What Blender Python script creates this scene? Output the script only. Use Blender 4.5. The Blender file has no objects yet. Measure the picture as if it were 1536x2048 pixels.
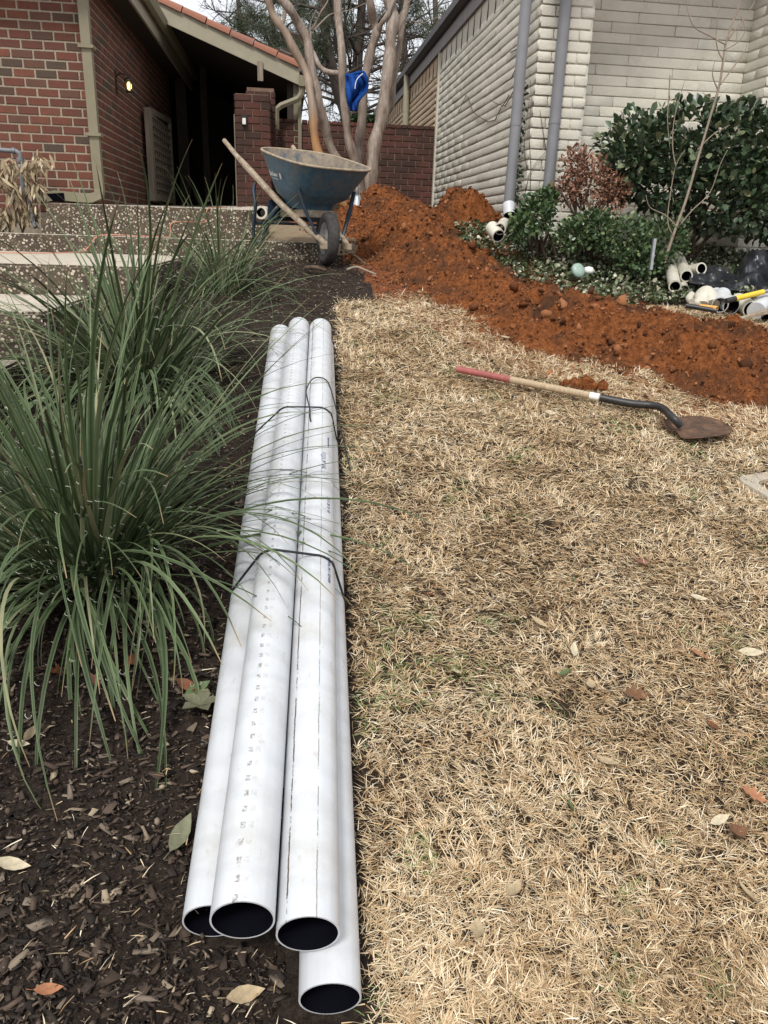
import bpy, math, random
import numpy as np
from mathutils import Vector, Matrix
random.seed(7); rng = np.random.default_rng(7)
S = bpy.context.scene
C = S.collection
rad = math.radians

# ------------------------------------------------------------ camera, light
def cam_axes(pitch, roll, yaw):
    p, y, a = rad(pitch), rad(yaw), rad(roll)
    f = np.array([math.sin(y)*math.cos(p), math.cos(y)*math.cos(p), -math.sin(p)])
    r = np.array([math.cos(y), -math.sin(y), 0.0]); u = np.cross(r, f)
    return r*math.cos(a) - u*math.sin(a), u*math.cos(a) + r*math.sin(a), f
CR, CU, CF = cam_axes(19.9, -1.9, 7.4)
cd = bpy.data.cameras.new('camera'); cam = bpy.data.objects.new('camera', cd); C.objects.link(cam)
cd.sensor_fit = 'VERTICAL'; cd.sensor_height = 24; cd.lens = 24*1538/2048
cd.clip_start = 0.05; cd.clip_end = 500
cam.matrix_world = Matrix([[CR[i], CU[i], -CF[i], 0] for i in range(3)] + [[0, 0, 0, 1]])
S.camera = cam
W = bpy.data.worlds.new('World'); S.world = W; W.use_nodes = True
nt = W.node_tree; nt.nodes.clear()
sky = nt.nodes.new('ShaderNodeTexSky'); sky.sky_type = 'NISHITA'; sky.sun_disc = False
SUN_EL, SUN_AZ = 52, 200            # degrees; azimuth clockwise from +Y, direction the light comes from
sky.sun_elevation = rad(SUN_EL); sky.sun_rotation = rad(SUN_AZ)
sky.air_density = 1.5; sky.dust_density = 4
hs = nt.nodes.new('ShaderNodeHueSaturation'); hs.inputs['Saturation'].default_value = 0.22
nt.links.new(sky.outputs[0], hs.inputs['Color'])
tc = nt.nodes.new('ShaderNodeTexCoord'); nz = nt.nodes.new('ShaderNodeTexNoise')
nz.inputs['Scale'].default_value = 2.2; nz.inputs['Detail'].default_value = 5
nt.links.new(tc.outputs['Generated'], nz.inputs['Vector'])
cr = nt.nodes.new('ShaderNodeValToRGB')
cr.color_ramp.elements[0].position = .3; cr.color_ramp.elements[0].color = (7.6, 8.0, 8.6, 1)
cr.color_ramp.elements[1].position = .7; cr.color_ramp.elements[1].color = (9.9, 10.0, 10.2, 1)
nt.links.new(nz.outputs[0], cr.inputs[0])
mx = nt.nodes.new('ShaderNodeMix'); mx.data_type = 'RGBA'; mx.inputs[0].default_value = 0.8
nt.links.new(hs.outputs[0], mx.inputs[6]); nt.links.new(cr.outputs[0], mx.inputs[7])
bg = nt.nodes.new('ShaderNodeBackground'); bg.inputs[1].default_value = 0.1
wo = nt.nodes.new('ShaderNodeOutputWorld')
nt.links.new(mx.outputs[2], bg.inputs[0]); nt.links.new(bg.outputs[0], wo.inputs[0])
sd = bpy.data.lights.new('sun', 'SUN'); so = bpy.data.objects.new('sun', sd); C.objects.link(so)
sd.energy = 2.3; sd.angle = rad(10); sd.color = (1, .965, .91)
e, a = rad(SUN_EL), rad(SUN_AZ)
so.rotation_euler = Vector((math.sin(a)*math.cos(e), math.cos(a)*math.cos(e), math.sin(e))).to_track_quat('Z', 'Y').to_euler()
S.view_settings.view_transform = 'Standard'; S.view_settings.look = 'None'
S.view_settings.exposure = 0.38; S.view_settings.gamma = 1; S.view_settings.use_curve_mapping = False

def ray(px, py): return (px-768)/1538*CR - (py-1024)/1538*CU + CF
def atY(px, py, Y): r = ray(px, py); return Vector(r*(Y/r[1]))
def atX(px, py, X): r = ray(px, py); return Vector(r*(X/r[0]))
def proj(P):
    P = np.asarray(P, float); z = P@CF
    return 768+1538*(P@CR)/z, 1024-1538*(P@CU)/z, z

# ------------------------------------------------------------ materials
def hexc(*c): return tuple(c)+(1,)
class M:
    def __init__(s, name, rough=.8, spec=.3, metal=0):
        s.m = bpy.data.materials.new(name); s.m.use_nodes = True
        s.nt = s.m.node_tree; s.b = s.nt.nodes['Principled BSDF']; s.co = None
        s.b.inputs['Roughness'].default_value = rough; s.b.inputs['Specular IOR Level'].default_value = spec
        s.b.inputs['Metallic'].default_value = metal
    def n(s, t, **k):
        x = s.nt.nodes.new('ShaderNode'+t)
        for a_, v in k.items():
            if a_.startswith('i_'):
                key = a_[2:]; x.inputs[int(key) if key.isdigit() else key.replace('_', ' ')].default_value = v
            else: setattr(x, a_, v)
        return x
    def l(s, a_, b_): s.nt.links.new(a_, b_); return s
    def coord(s, which='Object', scale=(1, 1, 1)):
        t = s.n('TexCoord'); mp = s.n('Mapping'); mp.inputs['Scale'].default_value = scale
        s.l(t.outputs[which], mp.inputs[0]); return mp.outputs[0]
    def noise(s, scale, detail=4, rough=.6, vec=None):
        x = s.n('TexNoise'); x.inputs['Scale'].default_value = scale; x.inputs['Detail'].default_value = detail
        x.inputs['Roughness'].default_value = rough
        if vec is not None: s.l(vec, x.inputs['Vector'])
        return x.outputs[0]
    def ramp(s, fac, stops, interp='LINEAR'):
        r = s.n('ValToRGB'); cr_ = r.color_ramp; cr_.interpolation = interp
        while len(cr_.elements) < len(stops): cr_.elements.new(.5)
        for e_, (p, c) in zip(cr_.elements, stops):
            e_.position = p; e_.color = (c, c, c, 1) if not isinstance(c, tuple) else c[:3]+(1,)
        s.l(fac, r.inputs[0]); return r.outputs[0]
    def mix(s, fac, a_, b_, blend='MIX'):
        x = s.n('Mix', data_type='RGBA', blend_type=blend)
        for i, v in ((0, fac), (6, a_), (7, b_)):
            if isinstance(v, bpy.types.NodeSocket): s.l(v, x.inputs[i])
            else: x.inputs[i].default_value = v if not isinstance(v, tuple) else v[:3]+(1,)
        return x.outputs[2]
    def math(s, op, a_, b_=0.0):
        x = s.n('Math', operation=op)
        for i, v in ((0, a_), (1, b_)):
            if isinstance(v, bpy.types.NodeSocket): s.l(v, x.inputs[i])
            else: x.inputs[i].default_value = v
        return x.outputs[0]
    def col(s, o): s.l(o, s.b.inputs['Base Color']) if isinstance(o, bpy.types.NodeSocket) else setattr(s.b.inputs['Base Color'], 'default_value', o[:3]+(1,)); return s
    def bump(s, h, strength=.3, dist=.01):
        x = s.n('Bump'); x.inputs['Strength'].default_value = strength; x.inputs['Distance'].default_value = dist
        s.l(h, x.inputs['Height']); s.l(x.outputs[0], s.b.inputs['Normal']); return s
    def rough(s, o): s.l(o, s.b.inputs['Roughness']); return s
    def attr(s, name, out='Fac'): x = s.n('Attribute'); x.attribute_name = name; return x.outputs[out]
    def rnd(s): return s.n('ObjectInfo').outputs['Random']

def sc(c, k): return tuple(v*k for v in c[:3])
def simple(name, c, rough=.7, spec=.3, metal=0, var=.25, scale=20, bump=.15, dist=.003, sc3=(1, 1, 1)):
    m = M(name, rough, spec, metal); v = m.coord('Object', sc3); n = m.noise(scale, 5, .6, v)
    m.col(m.ramp(n, [(.25, sc(c, 1-var)), (.75, sc(c, 1+var))]))
    if bump: m.bump(n, bump, dist)
    return m.m

def brick_mat(name, dark=0.0, attr=False, palette=None):
    m = M(name, .85, .2)
    r = m.attr('tint') if attr else m.rnd()
    pal = palette or [(0, (.115, .042, .030)), (.2, (.15, .050, .034)), (.42, (.17, .060, .040)), (.58, (.13, .046, .034)), (.7, (.115, .056, .040)), (.82, (.075, .045, .034)), (.91, (.062, .052, .040)), (1, (.14, .06, .04))]
    c = m.ramp(r, pal, 'CONSTANT')
    g = m.coord('Object'); geo = m.n('NewGeometry').outputs['Position']
    n1 = m.noise(14, 6, .7, geo); n2 = m.noise(120, 4, .7, geo)
    c = m.mix(m.ramp(n1, [(.35, 0.), (.7, .6)]), c, (.075, .045, .032))
    c = m.mix(m.ramp(n2, [(.4, 0.), (.8, .22)]), c, (.26, .13, .09))
    if dark:
        n3 = m.noise(1.6, 5, .7, geo); c = m.mix(m.ramp(n3, [(.38, 0.), (.62, dark)]), c, (.035, .026, .022))
    m.col(c); m.bump(m.math('ADD', n1, m.math('MULTIPLY', n2, .5)), .5, .004)
    return m.m
MAT = {}
MAT['brick'] = brick_mat('red_brick'); MAT['brick_mass'] = brick_mat('red_brick_mass', attr=True)
MAT['brick_old'] = brick_mat('weathered_brick', .75, palette=[(0, (.10, .034, .027)), (.3, (.12, .038, .03)), (.6, (.085, .03, .025)), (.85, (.055, .028, .024))])
MAT['brick_old_mass'] = brick_mat('weathered_brick_mass', .75, attr=True, palette=[(0, (.10, .034, .027)), (.3, (.12, .038, .03)), (.6, (.085, .03, .025)), (.85, (.055, .028, .024))])
MAT['mortar'] = simple('mortar', (.30, .25, .19), .95, .1, var=.3, scale=40, bump=.5)
MAT['mortar_old'] = simple('old_mortar', (.16, .105, .08), .95, .1, var=.5, scale=9, bump=.5)
def block_mat(name, base, rnd=True):
    m = M(name, .75, .25); geo = m.n('NewGeometry').outputs['Position']
    n1 = m.noise(5, 6, .65, geo); n2 = m.noise(70, 6, .75, geo)
    c = m.ramp(n1, [(.3, sc(base, .9)), (.6, base), (.8, sc(base, 1.05))])
    if rnd:
        r = m.rnd(); c = m.mix(1.0, c, m.ramp(r, [(0, .9), (1, 1.05)]), 'MULTIPLY')
    c = m.mix(m.ramp(m.noise(2.3, 9, .8, geo), [(.54, 0.), (.72, .45)]), c, sc(base, .5))
    m.col(c); m.bump(m.math('ADD', m.math('MULTIPLY', n1, .7), n2), .8, .009); return m.m
MAT['block'] = block_mat('painted_block', (.66, .63, .54)); MAT['block_shade'] = block_mat('painted_panel_block', (.66, .62, .52))
MAT['block_mortar'] = block_mat('painted_joint', (.56, .53, .45), False); MAT['block_mass'] = block_mat('painted_block_far', (.65, .62, .53), False)
MAT['tan_block'] = block_mat('unpainted_block', (.50, .38, .26))
MAT['trim'] = simple('olive_trim', (.20, .175, .115), .55, .4, var=.12, scale=6, bump=.08)
MAT['trim_light'] = simple('khaki_trim', (.30, .27, .195), .55, .4, var=.12, scale=6, bump=.08)
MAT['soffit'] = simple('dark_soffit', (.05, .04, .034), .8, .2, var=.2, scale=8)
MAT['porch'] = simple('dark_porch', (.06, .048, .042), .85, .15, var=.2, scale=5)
MAT['porch_brown'] = simple('porch_door', (.15, .065, .04), .6, .3, var=.3, scale=7, sc3=(1, 1, .2))
MAT['lattice'] = simple('grey_wood', (.24, .20, .155), .85, .2, var=.3, scale=30, bump=.4, sc3=(1, 1, .1))
MAT['fascia_grey'] = simple('mauve_fascia', (.21, .185, .175), .6, .3, var=.15, scale=8)
MAT['gutter_dark'] = simple('dark_gutter', (.055, .045, .042), .45, .4, var=.25, scale=8)
MAT['siding'] = simple('cream_siding', (.52, .48, .40), .7, .3, var=.12, scale=8, bump=.2, sc3=(3, 3, .3))
MAT['siding_tan'] = simple('tan_siding', (.42, .30, .19), .7, .3, var=.15, scale=8, bump=.2, sc3=(3, 3, .3))
MAT['downspout'] = simple('grey_downspout', (.19, .19, .20), .42, .45, var=.12, scale=7, bump=.06)
MAT['pipe_grey'] = simple('gas_pipe_grey', (.16, .17, .18), .5, .45, var=.3, scale=25)
m = M('terracotta_tile', .75, .25); r = m.rnd(); c = m.ramp(r, [(0, (.26, .11, .07)), (.5, (.32, .14, .09)), (1, (.235, .11, .08))])
c = m.mix(m.ramp(m.noise(12, 6, .7, m.coord()), [(.4, 0.), (.75, .4)]), c, (.2, .09, .06)); m.col(c); MAT['tile'] = m.m
# PVC
def pvc(name, tint=(.57, .59, .615), dirt=.3, marks=None, smudge=0):
    m = M(name, .3, .5); o = m.coord('Object'); 
    st = m.coord('Object', (1, .05, 1)); sw = m.n('TexWave', wave_type='BANDS', bands_direction='Y'); sw.inputs['Scale'].default_value = 3.4
    sw.inputs['Distortion'].default_value = 9; sw.inputs['Detail'].default_value = 3; sw.inputs['Detail Scale'].default_value = 1.3; m.l(o, sw.inputs['Vector'])
    c = m.ramp(m.noise(60, 4, .6, st), [(.3, sc(tint, .93)), (.7, tint)])
    c = m.mix(m.ramp(sw.outputs[0], [(.45, 0.), (.95, .26)]), c, sc(tint, .74))
    c = m.mix(m.ramp(m.noise(7, 8, .75, o), [(.47, 0.), (.70, dirt*1.3)]), c, (.40, .36, .29))
    c = m.mix(m.ramp(m.noise(38, 6, .8, m.coord('Object', (1, .35, 1))), [(.60, 0.), (.68, .45)]), c, (.33, .29, .24))
    if marks is not None:
        s3 = m.n('SeparateXYZ'); m.l(o, s3.inputs[0]); x, y = s3.outputs[0], s3.outputs[1]
        wob = m.math('MULTIPLY', m.math('SUBTRACT', m.noise(16, 5, .8, o), .5), .006)
        for x0, wd, dark, per in marks:
            d = m.math('ABSOLUTE', m.math('SUBTRACT', m.math('ADD', x, wob), x0))
            f = m.math('LESS_THAN', d, wd)
            if per:
                f = m.math('MULTIPLY', f, m.math('LESS_THAN', m.math('FRACT', m.math('MULTIPLY', y, 1/per)), .38))
                f = m.math('MULTIPLY', f, m.ramp(m.noise(190, 4, .75, o), [(.42, 0.), (.58, 1.)]))
            else:
                f = m.math('MULTIPLY', f, m.ramp(m.noise(9, 6, .8, m.coord('Object', (1, 1.6, 1))), [(.42, 0.), (.5, 1.)]))
            up = m.math('GREATER_THAN', s3.outputs[2], .02)
            f = m.math('MULTIPLY', f, up)
            c = m.mix(m.math('MULTIPLY', f, dark), c, (.12, .09, .07))
    m.col(c); m.rough(m.ramp(m.noise(9, 5, .6, o), [(.3, .25), (.7, .42)])); return m.m
MAT['pvc'] = pvc('white_pvc'); MAT['pvc_mid'] = pvc('white_pvc_smudged', marks=[(-.010, .0042, .8, .034), (.004, .005, .22, .034)])
MAT['pvc_right'] = pvc('white_pvc_scratched', marks=[(-.036, .0014, 1.0, 0), (.014, .0010, .7, 0)])
MAT['pvc_dirty'] = pvc('cream_pvc', (.60, .57, .48), .8)
MAT['bore_shade'] = simple('shaded_bore', (.004, .004, .007), .9, .02, var=.3)  # near-black bores and openings: the shade inside put into the colour
MAT['pvc_cap'] = simple('pale_green_plastic', (.28, .38, .33), .4, .4, var=.2, scale=25)
MAT['cord_black'] = simple('black_cord', (.018, .022, .022), .55, .3, var=.4, scale=150)
MAT['ink'] = simple('pipe_ink', (.10, .11, .20), .8, .1, var=.1)
# ground
g = M('ground_soil', .95, .12); geo = g.n('NewGeometry').outputs['Position']
n1 = g.noise(6, 8, .75, geo); n2 = g.noise(60, 6, .8, geo); n3 = g.noise(260, 4, .8, geo)
mul = g.ramp(n2, [(.3, (.014, .010, .009)), (.5, (.038, .028, .022)), (.72, (.085, .063, .048))])
law = g.ramp(n2, [(.3, (.022, .015, .011)), (.55, (.06, .042, .028)), (.75, (.13, .095, .06))])
red = g.ramp(n2, [(.3, (.14, .045, .018)), (.7, (.30, .10, .04))])
sand = g.ramp(n2, [(.3, (.20, .15, .10)), (.7, (.36, .27, .18))])
zn = g.n('Attribute'); zn.attribute_name = 'zone'; sp = g.n('SeparateColor'); g.l(zn.outputs['Color'], sp.inputs[0])
def edge(k): return g.ramp(g.math('ADD', sp.outputs[k], g.math('MULTIPLY', g.math('SUBTRACT', n1, .5), .6)), [(.42, 0.), (.58, 1.)])
c = g.mix(edge(0), mul, law); c = g.mix(edge(1), c, red); c = g.mix(edge(2), c, sand)
g.col(c); g.bump(g.math('ADD', n2, g.math('MULTIPLY', n3, .6)), .9, .012); MAT['ground'] = g.m
def tinted(name, stops, rough=.8, spec=.2, trans=0, noise=None, attr=True, edgec=None):
    m = M(name, rough, spec); r = m.attr('tint') if attr else m.rnd()
    c = m.ramp(r, stops)
    if noise: c = m.mix(m.ramp(m.noise(noise, 4, .7, m.n('NewGeometry').outputs['Position']), [(.4, 0.), (.7, .4)]), c, sc(stops[0][1], .6))
    if edgec: c = m.mix(m.math('MULTIPLY', m.attr('rim'), .75), c, edgec)
    m.col(c)
    if trans: m.b.inputs['Transmission Weight'].default_value = 0; m.b.inputs['Subsurface Weight'].default_value = 0
    return m.m
MAT['straw'] = tinted('dead_grass', [(0, (.09, .055, .032)), (.15, (.22, .14, .075)), (.32, (.42, .265, .13)), (.52, (.57, .425, .25)), (.78, (.72, .59, .40)), (.97, (.84, .75, .58)), (.985, (.17, .24, .08)), (1, (.14, .21, .07))], .6, .3)
MAT['chip'] = tinted('bark_mulch', [(0, (.014, .011, .010)), (.35, (.03, .023, .019)), (.6, (.065, .046, .034)), (.8, (.11, .078, .058)), (.92, (.17, .135, .105)), (.975, (.24, .19, .13)), (1, (.42, .34, .24))], .85, .2)
MAT['fallen'] = tinted('dry_leaf', [(0, (.22, .09, .045)), (.4, (.33, .22, .12)), (1, (.45, .36, .23))], .6, .3)
m = M('red_clay', .95, .1); geo = m.n('NewGeometry').outputs['Position']
na, nb, nc = m.noise(2.6, 6, .7, geo), m.noise(35, 7, .8, geo), m.noise(170, 4, .8, geo)
c = m.ramp(nb, [(.30, (.05, .018, .008)), (.46, (.20, .066, .022)), (.67, (.41, .15, .052))])
c = m.mix(m.ramp(na, [(.47, 0.), (.62, .8)]), c, (.06, .036, .024)); m.col(c)
m.bump(m.math('ADD', nb, m.math('MULTIPLY', nc, .6)), 1.0, .02); MAT['clay'] = m.m
MAT['clod'] = tinted('clay_clod', [(0, (.04, .02, .012)), (.35, (.11, .042, .018)), (.7, (.20, .078, .032)), (1, (.32, .14, .065))], .95, .1)
MAT['yucca'] = None
def yuc(nm, attr):
    m = M(nm, .55, .22); r = m.attr('tint') if attr else m.rnd(); c = m.ramp(r, [(0, (.010, .024, .008)), (.4, (.026, .052, .016)), (.7, (.050, .086, .028)), (.88, (.10, .135, .065)), (.95, (.20, .21, .12)), (1, (.30, .24, .14))])
    c = m.mix(m.ramp(m.noise(6, 5, .7, m.coord('Object')), [(.45, 0.), (.7, .4)]), c, (.06, .09, .045))
    c = m.mix(m.math('MULTIPLY', m.attr('rim'), .36), c, (.25, .29, .16)); c = m.mix(m.attr('tipc'), c, (.30, .20, .11)); m.col(c); return m.m
MAT['yucca'] = yuc('yucca_leaf', False); MAT['yucca_mass'] = yuc('yucca_leaf_mass', True)

MAT['filament'] = simple('pale_filament', (.62, .62, .52), .6, .2, var=.1)
MAT['jasmine'] = tinted('ground_cover_leaf', [(0, (.03, .045, .02)), (.45, (.07, .10, .04)), (.7, (.13, .16, .08)), (.85, (.32, .30, .20)), (1, (.6, .56, .43))], .35, .5)
MAT['bushleaf'] = tinted('shrub_leaf', [(0, (.026, .05, .024)), (.5, (.052, .088, .044)), (.85, (.09, .13, .07)), (1, (.19, .20, .11))], .34, .5, attr=False)
MAT['bushleaf_mass'] = tinted('shrub_leaf_mass', [(0, (.016, .03, .014)), (.5, (.044, .076, .036)), (.85, (.08, .12, .06)), (1, (.19, .19, .10))], .36, .5)
MAT['boxleaf'] = tinted('holly_leaf', [(0, (.02, .043, .015)), (.5, (.052, .095, .035)), (.85, (.105, .155, .06)), (1, (.25, .28, .15))], .35, .5)
MAT['deadleaf'] = tinted('dead_shrub_leaf', [(0, (.10, .045, .028)), (.5, (.21, .10, .06)), (.9, (.32, .17, .11)), (1, (.45, .30, .22))], .6, .3)
MAT['dryleaf'] = tinted('dried_strap_leaf', [(0, (.20, .14, .08)), (.6, (.38, .30, .19)), (1, (.55, .47, .34))], .65, .3)
MAT['needle'] = tinted('pine_needle', [(0, (.035, .055, .03)), (.6, (.06, .08, .045)), (1, (.12, .11, .07))], .8, .2)
MAT['stem'] = simple('twig', (.10, .07, .05), .85, .2, var=.4, scale=30)
MAT['stem_pale'] = simple('pale_twig', (.26, .21, .16), .8, .2, var=.3, scale=30)
m = M('crepe_bark', .6, .3); v = m.coord('Object', (1, 1, .22)); n = m.noise(11, 8, .75, v); n2 = m.noise(42, 6, .75, v)
c = m.ramp(n, [(.32, (.10, .068, .05)), (.45, (.25, .195, .155)), (.56, (.34, .28, .235)), (.7, (.46, .41, .36))]); c = m.mix(m.ramp(n2, [(.4, .5), (.6, 0.)]), c, (.12, .085, .065)); m.col(c); m.bump(m.math('ADD', n, n2), .6, .015); MAT['crepe'] = m.m
m = M('peeled_bark', .55, .3); v = m.coord('Object', (1, 1, .22)); n = m.noise(12, 6, .65, v); z = m.n('SeparateXYZ'); m.l(m.n('NewGeometry').outputs['Position'], z.inputs[0])
c = m.ramp(n, [(.3, (.18, .12, .085)), (.7, (.33, .26, .20))]); pe = m.ramp(n, [(.3, (.36, .17, .06)), (.7, (.50, .28, .12))])
c = m.mix(m.ramp(m.math('ADD', z.outputs[2], m.math('MULTIPLY', n, .3)), [(1.2/4, 1.), (1.7/4, 0.)]), c, c)
f = m.ramp(m.math('SUBTRACT', m.math('ADD', z.outputs[2], m.math('MULTIPLY', m.noise(5, 6, .75, v), 1.6)), 1.75), [(0, 1.), (.22, 0.)]); m.col(m.mix(m.math('MULTIPLY', f, .8), c, pe)); MAT['peel'] = m.m
MAT['pinebark'] = simple('pine_bark', (.085, .068, .058), .95, .1, var=.4, scale=8, bump=.6, dist=.02, sc3=(1, 1, .3))
MAT['bare'] = simple('bare_tree_bark', (.11, .09, .08), .95, .1, var=.3, scale=8)
# barrow etc
m = M('blue_painted_steel', .5, .4); geo = m.coord('Object'); n = m.noise(6, 8, .75, geo); n2 = m.noise(26, 6, .75, geo)
c = m.ramp(n2, [(.3, (.030, .078, .125)), (.7, (.085, .165, .225))]); c = m.mix(m.ramp(n, [(.45, 0.), (.68, .8)]), c, (.15, .13, .10))
m.col(c); m.bump(n2, .1, .004); MAT['tray'] = m.m
m = M('tray_inside', .8, .2); n = m.noise(12, 8, .75, m.coord('Object')); m.col(m.ramp(n, [(.35, (.05, .09, .13)), (.5, (.21, .17, .13)), (.75, (.34, .28, .21))])); MAT['tray_in'] = m.m
MAT['rim'] = simple('muddy_rim', (.30, .24, .17), .75, .3, var=.4, scale=22)
MAT['blue_steel'] = simple('dark_blue_steel', (.014, .028, .045), .5, .4, var=.4, scale=15)
m = M('worn_wood', .8, .2); v = m.coord('Object', (1, 1, 1)); n = m.noise(20, 6, .7, v); m.col(m.ramp(n, [(.3, (.13, .095, .065)), (.5, (.30, .24, .175)), (.75, (.44, .38, .30))])); m.bump(n, .3, .004); MAT['wood'] = m.m
MAT['tyre'] = simple('grey_tyre', (.05, .047, .045), .9, .2, var=.4, scale=30)
MAT['hub'] = simple('grey_rim', (.17, .165, .155), .6, .4, var=.3, scale=20)
MAT['red_paint'] = simple('faded_red_paint', (.30, .09, .08), .6, .35, var=.25, scale=30)
MAT['handle_wood'] = simple('grey_ash_handle', (.38, .29, .19), .7, .3, var=.28, scale=18, bump=.3, sc3=(6, 6, 1))
MAT['black_steel'] = simple('black_shovel_socket', (.022, .02, .02), .45, .45, var=.4, scale=30)
m = M('muddy_blade', .7, .3); n = m.noise(14, 7, .75, m.coord('Object')); m.col(m.ramp(n, [(.35, (.035, .025, .02)), (.55, (.11, .06, .035)), (.75, (.20, .12, .07))])); MAT['blade'] = m.m
MAT['steel'] = simple('galvanised_steel', (.30, .31, .32), .4, .5, metal=.5, var=.25, scale=20)
MAT['concrete'] = simple('concrete', (.36, .32, .26), .9, .2, var=.2, scale=50, bump=.4)
m = M('exposed_aggregate', .8, .25); vv = m.coord('Object'); nn = m.n('TexNoise'); nn.inputs['Scale'].default_value = 30; m.l(vv, nn.inputs['Vector'])
off = m.mix(.010, vv, nn.outputs['Color']); vo = m.n('TexVoronoi', feature='F1'); vo.inputs['Scale'].default_value = 62; m.l(off, vo.inputs['Vector'])
vr = m.n('TexVoronoi', feature='F1'); vr.inputs['Scale'].default_value = 62; m.l(off, vr.inputs['Vector'])
wn = m.n('TexWhiteNoise'); m.l(vo.outputs['Position'], wn.inputs[0])
siz = m.math('MULTIPLY', m.ramp(wn.outputs[0], [(.0, .45), (1, 1.)]), .58); st = m.ramp(m.math('SUBTRACT', siz, vo.outputs[0]), [(0, 0.), (.08, 1.)])
pc = m.ramp(wn.outputs[0], [(0, (.08, .06, .04)), (.4, (.17, .13, .09)), (.7, (.33, .27, .20)), (1, (.60, .53, .42))])
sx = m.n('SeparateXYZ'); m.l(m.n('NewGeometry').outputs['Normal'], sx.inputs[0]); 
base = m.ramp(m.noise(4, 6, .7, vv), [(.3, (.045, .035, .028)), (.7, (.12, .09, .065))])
c = m.mix(st, base, pc); tread_light = m.ramp(m.noise(20, 5, .7, vv), [(.3, (.42, .37, .29)), (.7, (.64, .58, .48))])
c = m.mix(m.math('MULTIPLY', m.math('GREATER_THAN', sx.outputs[2], .6), .85), c, tread_light)  # upward faces paler: daylight on the treads put into the colour
m.col(c); m.bump(st, .6, .006); MAT['agg'] = m.m
MAT['orange_cord'] = simple('orange_cord', (.55, .24, .17), .5, .4, var=.15)
m = M('blue_cloth', .9, .1); n = m.noise(22, 5, .6, m.coord('Object')); m.col(m.ramp(n, [(.3, (.006, .030, .15)), (.7, (.012, .062, .27))])); MAT['cloth'] = m.m
MAT['white_stripe'] = simple('pale_piping', (.6, .66, .74), .8, .1, var=.1)
m = M('black_plastic', .3, .5); n = m.noise(14, 4, .6, m.coord('Object')); m.col((.018, .02, .024)); m.bump(n, .5, .01); MAT['plastic'] = m.m
MAT['yellow'] = simple('yellow_grip', (.72, .50, .05), .45, .4, var=.15, scale=20)
MAT['orange'] = simple('orange_tube', (.70, .36, .10), .5, .4, var=.2, scale=20)
MAT['white'] = simple('white_plastic', (.7, .7, .68), .5, .4, var=.1)
MAT['dark_metal'] = simple('dark_bronze', (.02, .016, .013), .5, .4, var=.2)
m = M('lit_lamp_glass', .3, .5); m.col((.9, .75, .4)); m.b.inputs['Emission Color'].default_value = (1, .72, .28, 1); m.b.inputs['Emission Strength'].default_value = 2.2; MAT['lit'] = m.m

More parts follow.
